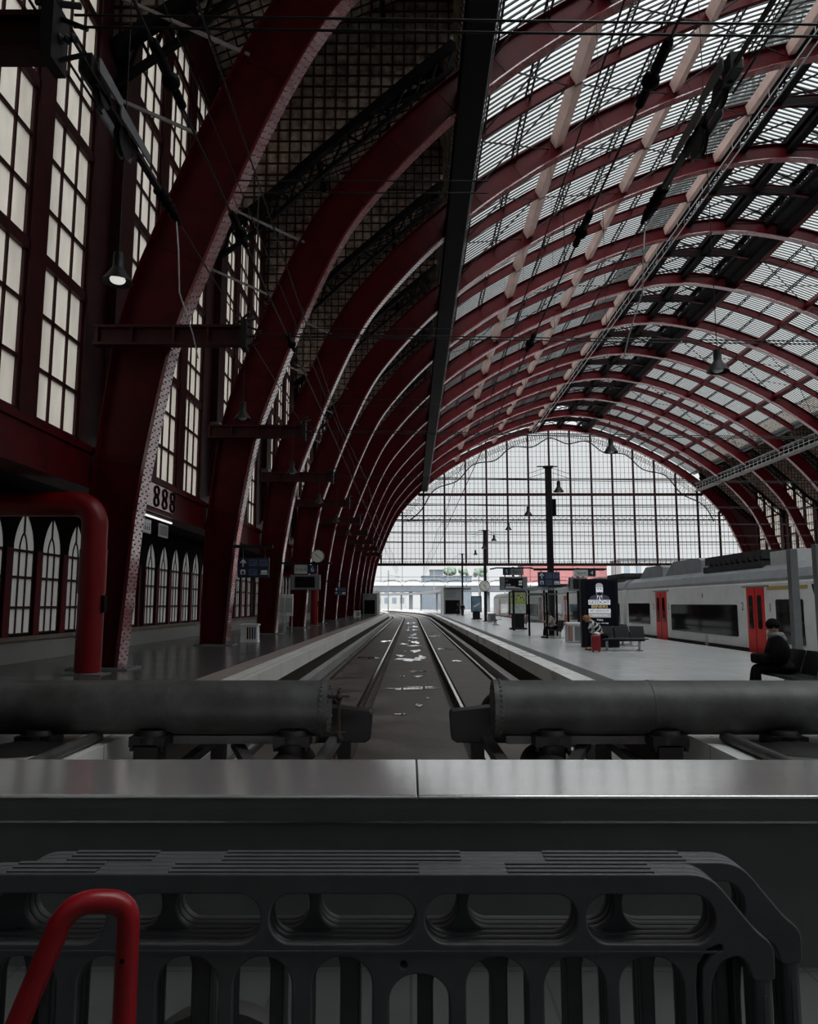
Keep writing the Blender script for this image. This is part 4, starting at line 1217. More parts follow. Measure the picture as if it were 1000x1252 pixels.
# ------------------------------------------------------------------ masts
for x, y, h, l, w in ((7.38,39.2,8.9,'tall dark mast nearest on the right platform, beside the shelter',.30),(7.1,71.0,8.6,'tall dark mast with the round clock on the right platform',.26),(7.28,105,8.6,'far slim dark mast near the dark kiosk on the right platform',.24)):
    t = thing('catenary_mast', l, 'mast', (x,y,0), 'masts on the right platform')
    m = MB(); m.box(x-w/2,x+w/2,y-w/2,y-w/2+.03,0,h); m.box(x-w/2,x+w/2,y+w/2-.03,y+w/2,0,h); m.box(x-.02,x+.02,y-w/2,y+w/2,0,h); P('column', m, M['dark'], t)
    m = MB(); m.box(x-w*.8,x+w*.8,y-w*.8,y+w*.8,h,h+.08); m.box(x-.6,x+.5,y-.04,y+.04,h+.05,h+.1); P('cap', m, M['dark'], t)
    m = MB(); m.box(x-.28,x+.28,y-.28,y+.28,0,.06); P('base_plate', m, M['dark'], t)
    m = MB()
    for s_ in (-1,1):
        for dz in (0,.25): m.tube([(x,y,h+.05-dz),(x+s_*1.2,y,h-.35-dz)], .012, 4)
    P('stay', m, M['dark'], t)
    if y < 50:
        m = MB(); m.box(x+.18,x+.36,y-.1,y+.1,6.3,7.2); P('control_box', m, M['black'], t)
# ------------------------------------------------------------------ right platform furniture
M['adframe'] = mat('black gloss frame', (.006,.0065,.008), .4, spec=.2)
M['adscreen'] = mat('advertising screen', (.003,.003,.005), .6, spec=.08, emit=(.001,.0012,.0028), estr=1.)
M['adwhite'] = mat('lit white print', (.6,.6,.62), .4, emit=(.62,.64,.70), estr=.55)
M['adgold'] = mat('lit gold print', (.5,.42,.2), .4, emit=(.60,.48,.22), estr=.5)
M['adblue'] = mat('lit bluish grey print', (.03,.03,.045), .4, emit=(.03,.032,.05), estr=.6)
M['addark'] = mat('dark print', (.006,.007,.012), .4)
M['adgrey'] = mat('lit grey print', (.3,.3,.3), .4, emit=(.34,.35,.36), estr=.5)
t = thing('advertising_screen', 'tall black advertising screen showing a bearded man behind the red suitcase', 'advertising screen', (7.18,28.3,0))
x0, x1, ya = 6.50, 7.87, 28.3
m = MB(); m.box(x0,x1,ya,ya+.35,.02,2.59); m.box(x0-.03,x0,ya+.02,ya+.33,.02,2.56); P('case', m, M['adframe'], t, bevel=.012)
m = MB(); m.box(x0+.13,x1-.10,ya-.006,ya,.25,2.5); P('screen', m, M['adscreen'], t)
xc = x0+.66; yy = ya-.012
def flat(mb, pts, d=0.): mb.prism(pts,'Y',yy-.004-d,yy-d)
m = MB(); flat(m, rounded([(xc-.40,1.80),(xc+.40,1.80),(xc+.34,1.93),(xc+.14,2.0),(xc-.14,2.0),(xc-.34,1.93)],.05)); P('picture_coat', m, M['adblue'], t)
m = MB(); flat(m, rounded([(xc-.10,1.80),(xc+.10,1.80),(xc+.09,2.05),(xc-.09,2.05)],.02), .004); flat(m, rounded([(xc-.135,2.10),(xc-.10,1.99),(xc,1.955),(xc+.10,1.99),(xc+.135,2.10),(xc+.13,2.28),(xc+.07,2.37),(xc-.07,2.37),(xc-.13,2.28)],.04), .005); P('picture_face', m, M['adwhite'], t)
m = MB(); flat(m, rounded([(xc-.14,2.24),(xc-.11,2.27),(xc+.11,2.27),(xc+.14,2.24),(xc+.13,2.36),(xc+.06,2.43),(xc-.08,2.43),(xc-.14,2.36)],.03), .010); P('picture_hair', m, M['adgrey'], t)
m = MB(); flat(m, rounded([(xc-.125,2.10),(xc-.07,2.08),(xc,2.10),(xc+.07,2.08),(xc+.125,2.10),(xc+.09,1.98),(xc,1.94),(xc-.09,1.98)],.02), .010)
for s_ in (-1,1): flat(m, [(xc+s_*.05-.03,2.205),(xc+s_*.05+.03,2.205),(xc+s_*.05+.03,2.235),(xc+s_*.05-.03,2.235)], .010)
flat(m, [(xc-.10,1.80),(xc-.03,1.80),(xc-.01,1.93),(xc-.06,1.93)], .010); flat(m, [(xc+.10,1.80),(xc+.03,1.80),(xc+.01,1.93),(xc+.06,1.93)], .010)
P('picture_beard', m, M['addark'], t)
m = MB(); flat(m, [(xc-.43,1.14),(xc+.40,1.14),(xc+.40,1.30),(xc-.43,1.30)], .0); P('grey_panel', m, M['adgrey'], t)
def letters(s_, z, size, mt, nm, sx=1.0, x=None, d=.0):
    m = MB(); m.mesh(textmesh(s_, size, .003, sx=sx), FACE(xc-.015 if x is None else x, yy-.004-d, z)); P(nm, m, M[mt], t)
m = MB(); flat(m, [(xc-.43,1.62),(xc+.40,1.62),(xc+.40,1.80),(xc-.43,1.80)], .0); P('title_panel', m, M['adwhite'], t)
letters('GEZOCHT:', 1.705, .165, 'addark', 'title_lettering', 1.0, d=.004)
letters('BIJNERS', 1.545, .165, 'adgold', 'second_lettering', 1.12)
m = MB(); flat(m, [(xc-.43,1.31),(xc+.40,1.31),(xc+.40,1.465),(xc-.43,1.465)], .0); P('white_panel', m, M['adwhite'], t)
letters('MET GEZOCHTE', 1.385, .10, 'addark', 'panel_lettering', 1.0, d=.004)
letters('VOOR DE STAD', 1.22, .08, 'adwhite', 'small_lettering', 1.0, d=.004)
letters('Yulius', 1.05, .10, 'adwhite', 'name_lettering'); letters('werk bij ons - kom langs', .93, .065, 'adwhite', 'address_lettering', 1.0)
letters('media', .80, .05, 'adgrey', 'foot_lettering', 1.0, xc+.42)
# upright map board and poster board
M['mapw'] = mat('pale map print', (.50,.54,.52), .4, noise=.3, nscale=9); M['mapg'] = mat('olive green print', (.28,.33,.06), .4); M['mapy'] = mat('yellow green print', (.42,.46,.22), .4, noise=.5, nscale=6)
M['poster'] = mat('blue grey poster print', (.20,.30,.38), .4, col2=(.04,.08,.12), nscale=1.6, noise=.5); M['posterw'] = mat('pale poster print', (.55,.6,.62), .4)
def board(x0, x1, z0, z1, y, label, nm):
    t = thing('notice_board', label, 'notice board', ((x0+x1)/2,y,0)); w = x1-x0
    m = MB(); m.box(x0,x1,y,y+.22,z0,z1); P('frame', m, M['adframe'], t, bevel=.015)
    m = MB(); m.box(x0+w*.14,x1-w*.16,y+.03,y+.19,.10,z0); P('pedestal', m, M['adframe'], t)
    m = MB(); m.box(x0+w*.02,x1-w*.02,y-.1,y+.32,0,.11); P('foot', m, M['dark'], t)
    return t
t = board(6.38,7.54,.95,2.45,48.5,'black framed map board with a yellow green upper half under display 5','')
y = 48.5
m = MB(); m.box(6.46,7.46,y-.006,y,1.03,1.62); P('map_print', m, M['mapw'], t)
m = MB(); m.box(6.46,7.46,y-.006,y,1.62,1.80); P('green_band', m, M['mapg'], t)
m = MB(); m.box(6.46,7.46,y-.006,y,1.80,2.38); P('yellow_print', m, M['mapy'], t)
m = MB(); rp = random.Random(5)
for k in range(9): xx = 6.52+.1*k; zz = 1.84+.3*rp.random(); m.box(xx,xx+.05,y-.009,y-.006,zz,zz+.10+.08*rp.random())
for k in range(5): m.tube([(6.5+.9*rp.random(),y-.008,1.08+.45*rp.random()),(6.5+.9*rp.random(),y-.008,1.08+.45*rp.random())],.006,4)
P('map_marking', m, M['dark'], t)
t = board(6.38,7.5,.75,2.45,79,'black framed poster board with a blue grey picture near the clock mast','')
m = MB(); m.box(6.48,7.40,78.994,79,.85,2.37); P('poster_print', m, M['poster'], t)
m = MB(); m.prism([(6.6,1.35),(7.25,1.75),(7.3,1.68),(7.0,1.42),(6.75,1.28)],'Y',78.99,78.994); P('poster_motif', m, M['posterw'], t)
# glazed notice cabinets on the left platform
for x, l in ((-7.52,'white framed glazed timetable board on legs, left of its twin by the third arch'),(-7.05,'white framed glazed timetable board on legs, right of its twin under display 6')):
    t = thing('timetable_board', l, 'timetable board', (x,43.2,0), 'timetable boards')
    m = MB(); m.box(x-.22,x+.22,43.15,43.3,.95,2.2); P('case', m, M['white'], t, bevel=.01)
    m = MB(); m.box(x-.19,x+.19,43.14,43.15,1.15,1.98); P('sheet', m, M['mapw'], t)
    m = MB(); m.box(x-.21,x+.21,43.135,43.15,2.0,2.18); P('header', m, M['white'], t)
    for s_ in (-1,1):
        m = MB(); m.box(x+s_*.17-.025,x+s_*.17+.025,43.2,43.25,0,.95); P('leg', m, M['lgrey'], t)
# bins
M['slotb'] = mat('bin slot blue', (.05,.08,.2), .5); M['sloty'] = mat('bin slot ochre', (.3,.2,.05), .5)
def litter_bin(x, y, s, label, mt):
    t = thing('recycling_bin', label, 'bin', (x,y,0), 'recycling bins')
    m = MB(); m.prism([(x-.38*s,0.05),(x+.38*s,.05),(x+.36*s,.72*s),(x-.36*s,.72*s)],'Y',y-.24*s,y+.24*s); P('body', m, M[mt], t, bevel=.01)
    m = MB(); m.box(x-.41*s,x+.41*s,y-.27*s,y+.27*s,.72*s,.80*s); P('lid', m, M[mt], t, bevel=.01)
    m = MB(); m.box(x-.39*s,x+.39*s,y-.25*s,y+.25*s,0,.06); P('base', m, M[mt], t)
    for k in range(4):
        m = MB(); xx = x+(-.06+.11*k)*s; m.box(xx-.03*s,xx+.03*s,y-.25*s-.004,y-.24*s+.02,.14*s,.66*s); P('slot', m, M[('black','redbr','dark','slotb')[k]] if mt == 'white' else M['dark'], t)
    return t
litter_bin(-7.0,32.6,.98,'white slotted recycling bin on the left platform between the second and third arch','white')
litter_bin(-6.6,92,1.0,'tiny far white bin at the foot of the left arches','white')
litter_bin(7.4,68.5,.95,'grey slotted bin on the right platform left of the map board','grey')
t = thing('vending_cabinet', 'low pale cabinet with a red and orange striped side left of the advertising screen', 'cabinet', (7.0,31.8,0))
m = MB(); m.box(6.66,7.40,31.8,32.4,.03,.78); P('body', m, M['lgrey'], t, bevel=.015)
m = MB(); m.box(6.62,7.44,31.76,32.44,.78,.86); P('top', m, M['white'], t, bevel=.01)
for k, c_ in enumerate(('redbr','sloty','redbr')):
    m = MB(); m.box(6.69+.06*k,6.73+.06*k,31.79,31.8,.08,.72); P('stripe', m, M[c_], t)
m = MB(); m.box(6.95,7.36,31.785,31.8,.1,.7); P('front_glass', m, M['grey'], t)

# ------------------------------------------------------------------ benches
M['seat'] = mat('black seat shell', (.010,.010,.011), .42, spec=.25)
def bench_at(loc, rz, nseat, label, pitch=.55):
    """row of seats along local Y, facing local -X"""
    t = thing('platform_bench', label, 'bench', loc, 'platform benches'); ORG[t.name] = Vector((0,0,0))
    L_ = pitch*nseat
    m = MB(); m.box(.10,.18,-L_/2+.05,L_/2-.05,.33,.40); P('beam', m, M['dark'], t)
    for y in (-L_/2+.25, L_/2-.25):
        m = MB(); m.box(.10,.18,y-.035,y+.035,0.02,.34); m.box(-.15,.35,y-.04,y+.04,0,.04); P('leg', m, M['lgrey'], t)
    for k in range(nseat):
        yc = -L_/2+pitch*(k+.5); hw = pitch/2-.02
        prof = [(-.24,.42),(-.20,.445),(0,.43),(.16,.425),(.22,.46),(.30,.70),(.36,.86)]
        m = MB(); th = .022
        up_ = [(a,b) for a,b in prof]; dn = [(a+.018,b-th) for a,b in reversed(prof)]
        m.prism(up_+dn,'Y',yc-hw,yc+hw); P('seat', m, M['seat'], t, bevel=.006)
    t.rotation_euler = (0,0,rz)
    return t
bench_at((6.52,12.55,0),0,4,'black platform bench in the corner where the man in black sits')
bench_at((7.55,26.6,0),PI/2,3,'black platform bench in front of the advertising screen')
bench_at((7.55,50.6,0),0,3,'dark platform bench behind the map board')
bench_at((6.75,58.5,0),PI,3,'small distant dark bench between the map board and the clock mast')
bench_at((7.02,36.6,0),0,3,'dark bench inside the shelter where the person in a pale coat sits')
bench_at((8.7,29.8,0),PI,3,'dark bench between the advertising screen and the train')
# shelter
M['shelter'] = pane_mat('shelter glass', (.80,.83,.83), (.5,.5,.5), .2)
t = thing('platform_shelter', 'glass platform shelter with black posts around the person in a pale coat', 'shelter', (7.2,37.5,0))
for x, y in ((6.15,38.9),(6.55,36.0),(6.95,38.9),(7.45,35.4),(7.6,38.9)):
    m = MB(); m.box(x-.045,x+.045,y-.045,y+.045,0,2.35 if y > 36 else 2.2); P('post', m, M['black'], t)
m = MB()
for a, b in (((6.15,38.9),(6.95,38.9)),((6.95,38.9),(7.6,38.9))): m.box(a[0]+.06,b[0]-.06,38.89,38.91,.75,2.1)
P('glass_panel', m, M['shelter'], t)
m = MB(); m.box(6.1,7.65,38.85,38.95,2.1,2.2); m.box(6.1,7.65,38.86,38.94,.68,.75); P('rail', m, M['grey'], t)
m = MB(); m.box(6.05,7.7,35.3,39.0,2.35,2.42); P('roof', m, M['shelter'], t)
# posts beside the nearest bench
for x, y, h, l in ((8.43,16.4,2.86,'square dark grey post behind the man in black, before the train'),(8.43,15.35,2.88,'square dark grey post in the corner nearest the frame side, by the train cab')):
    t = thing('sign_post', l, 'post', (x,y,0), 'grey posts by the bench')
    m = MB(); m.box(x-.085,x+.085,y-.085,y+.085,.02,h); P('post', m, M['grey'], t, bevel=.008)
    m = MB(); m.tube([(x,y,h),(x,y,h+.5)], .018, 6); P('rod', m, M['dark'], t)
    m = MB(); m.box(x-.15,x+.15,y-.15,y+.15,0,.03); P('base_plate', m, M['dark'], t)
# suitcase
t = thing('suitcase', 'bright red upright suitcase beside the person in a striped coat', 'suitcase', (6.38,25.9,0))
m = MB(); m.box(6.23,6.52,25.78,26.02,.06,.58); P('shell', m, M['redbr'], t, bevel=.04, seg=3)
m = MB(); m.box(6.26,6.49,25.772,25.78,.14,.5); P('front_pocket', m, M['redbr'], t, bevel=.003)
for x in (6.27,6.48):
    m = MB(); m.lathe([(.012,x-.015),(.035,x-.012),(.035,x+.012),(.012,x+.015)], (0,25.9,.035), 'X', 12); P('wheel', m, M['black'], t)
m = MB(); m.tube([(6.28,25.97,.57),(6.28,25.97,1.02),(6.34,25.97,1.05),(6.34,25.97,.57)], .012, 6); P('handle', m, M['lgrey'], t)
one('white_bag', MB().ball((6.42,25.9,.63),.10,12,8,(1.1,.9,.55)), M['white'], 'small white bag lying on the red suitcase', 'bag', loc=(6.42,25.9,.58), smooth=True)

# ------------------------------------------------------------------ people
M['skin'] = mat('skin', (.42,.24,.17), .55); M['coatb'] = mat('black coat cloth', (.006,.006,.0065), .9, bump=.3, bscale=20, spec=.1); M['troub'] = mat('dark trousers cloth', (.007,.007,.009), .9, spec=.1)
M['scarf'] = mat('grey scarf wool', (.20,.205,.21), .9, bump=.5, bscale=40); M['hatb'] = mat('dark wool hat', (.008,.007,.007), .95, bump=.6, bscale=50, spec=.1); M['shoe'] = mat('dark shoe leather', (.015,.013,.012), .5)
M['ginger'] = mat('ginger hair', (.36,.14,.04), .6, noise=.4, nscale=20); M['coatp'] = mat('pale beige coat cloth', (.33,.28,.26), .85); M['hairb'] = mat('dark brown hair', (.018,.012,.010), .6)
def striped():
    m = mat('black and white striped coat cloth', (.7,.7,.68), .85); nt = m.node_tree; b = nt.nodes['Principled BSDF']
    tc = nt.nodes.new('ShaderNodeTexCoord'); w = nt.nodes.new('ShaderNodeTexWave'); w.inputs['Scale'].default_value = 2.6; w.inputs['Distortion'].default_value = 2.5; w.bands_direction = 'DIAGONAL'
    r = nt.nodes.new('ShaderNodeValToRGB'); r.color_ramp.interpolation = 'CONSTANT'; r.color_ramp.elements[0].color = (.012,.012,.013,1); r.color_ramp.elements[1].color = (.62,.61,.58,1); r.color_ramp.elements[1].position = .66
    nt.links.new(tc.outputs['Object'], w.inputs['Vector']); nt.links.new(w.outputs['Fac'], r.inputs[0]); nt.links.new(r.outputs[0], b.inputs['Base Color']); return m
M['striped'] = striped()
def skin(chains, sub=2):
    """one continuous surface grown round jointed chains: list of (points, radii, start index or None)"""
    vs, es, rs = [], [], []
    for pts, rad, st in chains:
        prev = st
        for p, r in zip(pts, rad):
            vs.append(p); rs.append(r if isinstance(r, tuple) else (r,r)); i = len(vs)-1
            if prev is not None: es.append((prev,i))
            prev = i
    me = bpy.data.meshes.new('sk'); me.from_pydata(vs, es, []); o = bpy.data.objects.new('sk', me); COL.objects.link(o)
    o.modifiers.new('skin','SKIN'); me.skin_vertices
    if not me.skin_vertices: pass
    for i, r in enumerate(rs): me.skin_vertices[0].data[i].radius = r
    me.skin_vertices[0].data[0].use_root = True
    s_ = o.modifiers.new('sub','SUBSURF'); s_.levels = sub
    dg = bpy.context.evaluated_depsgraph_get(); dg.update()
    r_ = bpy.data.meshes.new_from_object(o.evaluated_get(dg)); bpy.data.objects.remove(o); return r_
def person(loc, rz, label, look, lean=.10, headdrop=0., sit=True, arms='lap', scale=1.):
    t = thing('person', label, 'person', loc); ORG[t.name] = Vector((0,0,0))
    hz = .53 if sit else .93
    pel = Vector((0,0,hz)); ch = pel+Vector((lean*1.0,0,.36)); nk = pel+Vector((lean*1.6,0,.50)); hd = nk+Vector((.03+.09*headdrop,0,.10-.05*headdrop)); ht = hd+Vector((.02+.12*headdrop,0,.12-.09*headdrop))
    sh = .19
    if sit: kn = [Vector((.44,s_*.10,.50)) for s_ in (-1,1)]; an = [Vector((.46+(.04 if s_ < 0 else -.02),s_*.11,.09)) for s_ in (-1,1)]
    else: kn = [Vector((.05*s_,s_*.09,.49)) for s_ in (-1,1)]; an = [Vector((-.06 if s_ < 0 else .12,s_*.09,.08)) for s_ in (-1,1)]
    hipv = [pel+Vector((0,s_*.095,-.03)) for s_ in (-1,1)]
    shv = [nk+Vector((-.01,s_*sh,-.06)) for s_ in (-1,1)]
    if arms == 'lap': el = [shv[i]+Vector((.08,(-1,1)[i]*.06,-.27)) for i in (0,1)]; hn = [Vector((.33,(-1,1)[i]*.07,.64)) for i in (0,1)]
    elif arms == 'phone': el = [shv[i]+Vector((.12,(-1,1)[i]*.05,-.25)) for i in (0,1)]; hn = [el[i]+Vector((.22,(1,-1)[i]*.08,.08)) for i in (0,1)]
    else: el = [shv[i]+Vector((-.02,(-1,1)[i]*.06,-.28)) for i in (0,1)]; hn = [el[i]+Vector((.05,0,-.25)) for i in (0,1)]
    T = lambda v: tuple(v)
    # body: 0 pelvis,1 waist,2 chest,3 neck,4 head base,5 head mid,6 head top
    chains = [([T(pel),T(pel.lerp(ch,.5)),T(ch),T(nk),T(hd),T(hd.lerp(ht,.6)),T(ht)],[(.10,.08),(.10,.08),(.13,.09),(.055,.06),(.078,.085),(.082,.095),(.05,.06)],None)]
    n = 7
    for i in (0,1):
        chains.append(([T(shv[i]),T(el[i]),T(hn[i])],[.06,.045,.03],2)); ib = n+2; n += 3
        d = (hn[i]-el[i]).normalized(); side = Vector((0,1,0)) if abs(d.y) < .8 else Vector((1,0,0)); dn = d.cross(side).normalized()
        palm = hn[i]+d*.07; chains.append(([T(palm)],[(.034,.016)],ib)); ip = n; n += 1
        for k, l_ in enumerate((.062,.075,.070,.052)):
            b_ = palm+side*(.024-.016*k)+d*.015
            chains.append(([T(b_),T(b_+d*l_*.55-dn*.008),T(b_+d*l_*.8-dn*.035)],[.009,.008,.007],ip)); n += 3
        b_ = hn[i]+d*.03+side*.03; chains.append(([T(b_),T(b_+d*.03+side*.015-dn*.012)],[.010,.008],ib)); n += 2
    for i in (0,1):
        chains.append(([T(hipv[i]),T(kn[i]),T(an[i]),T(an[i]+Vector((.14,0,-.04)))],[.06,.05,.04,.035],0)); n += 4
    B = MB(); B.mesh(skin(chains, 2))
    f = (ht-hd).normalized(); fw_ = Vector((f.z,0,-f.x)).normalized(); hc = hd.lerp(ht,.55)
    B.ball(T(hc+fw_*.095-f*.015),.016,8,6,(1.1,.8,1.3))
    for s_ in (-1,1): B.ball(T(hc+Vector((0,s_*.083,0))-f*.01),.026,8,6,(.7,.35,1.15))
    P('body', B, M['skin'], t, smooth=True)
    e = MB()
    for s_ in (-1,1): e.ball(T(hc+fw_*.078+Vector((0,s_*.032,0))+f*.02),.011,8,6)
    e.ball(T(hc+fw_*.082-f*.055),.02,8,5,(.4,1,.3)); P('face_feature', e, M['hairb'], t, smooth=True)
    # clothes
    b_ = look.get('bulk',1.)
    co_ = [([T(pel+Vector((0,0,-.02))),T(pel.lerp(ch,.5)+Vector((-.01,0,0))),T(ch),T(nk+Vector((0,0,-.03)))],[(.19*b_,.175*b_),(.185*b_,.17*b_),(.185*b_,.155*b_),(.085,.085)],None)]
    for i in (0,1): co_.append(([T(shv[i]),T(el[i]),T(hn[i]-(hn[i]-el[i]).normalized()*.01)],[.088*b_,.072*b_,.05],2))
    if sit: co_.append(([T(Vector((.16,-.09,.53))),T(Vector((.30,-.1,.53)))],[.105,.09],0)); co_.append(([T(Vector((.16,.09,.53))),T(Vector((.30,.1,.53)))],[.105,.09],0))
    else: co_.append(([T(Vector((0,0,hz-.22)))],[(.17,.15)],0))
    c = MB(); c.mesh(skin(co_,2)); P('coat', c, M[look['coat']], t, smooth=True)
    tr = MB()
    if sit: tr.ball(T(pel+Vector((-.015,0,-.02))),.185,14,10,(1.0,1.15,.62))
    for i in (0,1): tr.mesh(skin([([T(hipv[i]),T(hipv[i].lerp(kn[i],.5)),T(kn[i]),T(kn[i].lerp(an[i],.5)),T(an[i]+Vector((0,0,.02)))],[.10,.092,.078,.066,.056],None)],2))
    P('trousers', tr, M['troub'], t, smooth=True)
    for i in (0,1):
        sm_ = MB(); a = an[i]; sm_.mesh(skin([([T(a+Vector((-.05,0,-.045))),T(a+Vector((.05,0,-.05))),T(a+Vector((.15,0,-.055)))],[(.045,.042),(.048,.04),(.036,.03)],None)],2)); P('shoe', sm_, M['shoe'], t, smooth=True)
    h = MB(); up = f
    if look['head'] == 'hat':
        h.ball(T(hc+up*.045-fw_*.01),.113,18,12,(1.02,.93,.92)); h.lathe([(.108,-.012),(.117,.0),(.117,.03),(.108,.042)], T(hc+up*.02-fw_*.008), n=20)
        P('hat', h, M['hatb'], t, smooth=True)
    else:
        h.ball(T(hc+up*.03-fw_*.025),.112,18,12,(1,.95,1.0)); h.ball(T(hc-fw_*.06-up*.06),.085,14,9,(.8,1.05,1.3)); P('hair', h, M[look['head']], t, smooth=True)
    if look.get('scarf'):
        s2 = MB(); s2.lathe([(.10,-.05),(.135,-.03),(.14,.02),(.115,.055),(.09,.06)], T(nk+Vector((0,0,.02))), n=20); s2.mesh(skin([([T(nk+Vector((-.08,-.12,-.02))),T(nk+Vector((-.11,0,-.05))),T(nk+Vector((-.08,.12,-.02)))],[.06,.085,.06],None)],2)); P('scarf', s2, M['scarf'], t, smooth=True)
    t.rotation_euler = (0,0,rz); t.scale = (scale,)*3
    return t
person((6.62,13.4,0),PI-.25,'person in a black coat, grey scarf and dark hat sitting on the nearest bench',dict(coat='coatb',head='hat',scarf=1,bulk=1.34),.06,0,True,'lap',1.04)
m = MB(); m.box(6.12,6.36,13.3,13.62,.60,.78); one('handbag', m, M['coatb'], 'black bag on the lap of the person in black', 'bag', loc=(6.24,13.46,.60), bevel=.05, seg=3)
person((6.85,26.75,0),PI-.2,'person with ginger hair and black and white striped coat bent forward beside red suitcase',dict(coat='striped',head='ginger',bulk=1.05),.24,.9)
person((7.0,36.55,0),PI,'person in a pale beige coat sitting sideways in the shelter looking down',dict(coat='coatp',head='hairb',bulk=1.0),.12,.5,True,'phone')
person((7.0,101,0),PI/2,'tiny distant person in dark clothes standing beside the dark kiosk',dict(coat='coatb',head='hairb',bulk=1.0),.0,0,False,'down')
person((6.6,104,0),PI*.8,'tiny distant person in dark clothes walking left of another one by the kiosk',dict(coat='troub',head='hairb',bulk=1.0),.02,0,False,'down')

# ------------------------------------------------------------------ train
M['trainw'] = mat('pale grey train paint', (.80,.805,.80), .36, noise=.18, nscale=.8); M['trainroof'] = mat('grey train roof', (.27,.285,.30), .4, noise=.3, nscale=1.2)
M['glassd'] = mat('dark train glass', (.008,.009,.010), .06, spec=.7); M['doorred'] = mat('train door red', (.62,.010,.008), .4); M['ochre'] = mat('ochre stripe', (.42,.29,.08), .5)
M['under'] = mat('dark underframe', (.018,.018,.020), .6, noise=.4, nscale=6)
XT = 12.2; XR_ = 15.1
def car(y0, y1, label, doors, wins, nums, cab=False, stripe=None, equip=()):
    t = thing('train_car', label, 'train car', (13.65,y0,-1), 'cars of the parked train')
    side = [(XT,.08),(XT-.01,1.2),(XT,2.36),(XT+.06,2.44)]
    prof = side+[(XR_-.06,2.44),(XR_,2.36),(XR_+.01,1.2),(XR_,.08)]
    m = MB(); m.prism(prof,'Y',y0,y1); P('body', m, M['trainw'], t)
    rf_ = [(XT+.02,2.42),(XT+.03,2.52),(XT+.20,2.80),(XT+.55,3.02),(13.65,3.12),(XR_-.55,3.02),(XR_-.2,2.80),(XR_-.03,2.52),(XR_-.02,2.42)]
    m = MB(); m.prism(rf_,'Y',y0+.02,y1-.02); P('roof', m, M['trainroof'], t, smooth=False)
    m = MB(); m.box(XT+.02,XR_-.02,y0+.3,y1-.3,-.40,.085); m.box(XT+.25,XR_-.25,y0+1,y1-1,-.75,-.4)
    yy = y0+1
    rr = random.Random(int(y0))
    while yy < y1-1.5: m.box(XT-.0,XT+.1,yy,yy+.5+rr.random()*.6,-.36,.02); yy += 1.3
    P('underframe', m, M['under'], t)
    for k, yb in enumerate((y0+3,y1-3)):
        m = MB()
        for dy in (-.9,.9): m.lathe([(.05,12.75),(.45,12.75),(.45,12.88),(.05,12.88)], (0,yb+dy,-.31), 'X', 24); m.lathe([(.05,14.4),(.45,14.4),(.45,14.53),(.05,14.53)], (0,yb+dy,-.31), 'X', 24)
        P('bogie', m, M['under'], t)
    for a, b in doors:
        m = MB(); m.box(XT-.035,XT+.02,a,b,-.08,2.22); d = P('door', m, M['doorred'], t)
        mid = (a+b)/2; w = (b-a)/2
        m = MB()
        for c_ in (a+w*.5,b-w*.5): m.mesh(shape([rrect(c_-w*.24,c_+w*.24,.78,1.95,.08,4)],.006), FACEXL(XT-.04,0,0))
        P('door_window', m, M['glassd'], d)
        m = MB(); m.box(XT-.042,XT-.035,mid-.012,mid+.012,-.05,2.2); P('door_gap', m, M['black'], d)
        m = MB(); m.box(XT-.03,XT+.02,a-.35,b+.35,2.24,2.28); P('door_track', m, M['grey'], t)
    for a, b, za, zb in wins:
        m = MB(); m.mesh(shape([rrect(a,b,za,zb,.08,4)],.012), FACEXL(XT-.012,0,0)); P('window', m, M['glassd'], t)
    m = MB()
    for s_, y, z, h in nums: m.mesh(textmesh(s_, h, .004, sx=.75), FACEX(XT-.016,y,z))
    if nums: P('class_number', m, M['dark'], t)
    if stripe:
        m = MB(); m.box(XT-.012,XT,stripe[0],stripe[1],2.12,2.24); P('stripe', m, M['ochre'], t)
    for a, b, h, kk in equip:
        if kk == 'slab': m = MB(); m.prism([(a,3.0),(a,3.05+h*.8),(a+.3,3.05+h),(b-1.2,3.05+h),(b,3.0)],'X',12.75,14.5); mm = 'trainroof'
        elif kk == 'box': m = MB(); m.box(12.7,14.6,a,b,2.95,3.05+h); mm = 'lgrey'
        else:
            m = MB(); m.box(12.6,14.7,a,b,2.95,3.0+h*.35); m.box(12.65,14.6,a+.1,b-.1,3.02+h*.45,3.05+h); 
            yy = a+.2
            while yy < b-.3: m.box(12.62,14.65,yy,yy+.18,3.0,3.05+h*.6); yy += .5
            mm = 'under' if kk == 'dark' else 'grey'
        P('roof_unit', m, M[mm], t)
    if cab:
        m = MB(); m.prism([(y0-.9,-.1),(y0+.02,-.1),(y0+.02,2.44),(y0-.15,2.44),(y0-.6,1.4)],'X',XT+.05,XR_-.05); P('cab_nose', m, M['trainw'], t, bevel=.05)
        m = MB(); m.prism([(22.66,2.25),(20.6,2.3),(20.4,1.0),(22.0,1.0),(22.35,1.5)],'X',XT-.02,XT+.01); P('cab_window', m, M['glassd'], t)
        m = MB(); m.tube([(XT-.03,22.0+.18*math.cos(a),.55+.30*math.sin(a)) for a in [2*PI*i/20 for i in range(20)]],.018,6,closed=True); P('hand_loop', m, M['under'], t)
    m = MB(); m.box(XT+.35,XR_-.35,y1-.02,y1+.55,-.3,2.7); P('gangway', m, M['under'], t)
    # small fittings on the side
    m = MB(); m.box(XT-.014,XT+.02,(y0+y1)/2-.4,(y0+y1)/2-.15,-.05,.42); P('side_fitting', m, M['lgrey'], t)
    return t
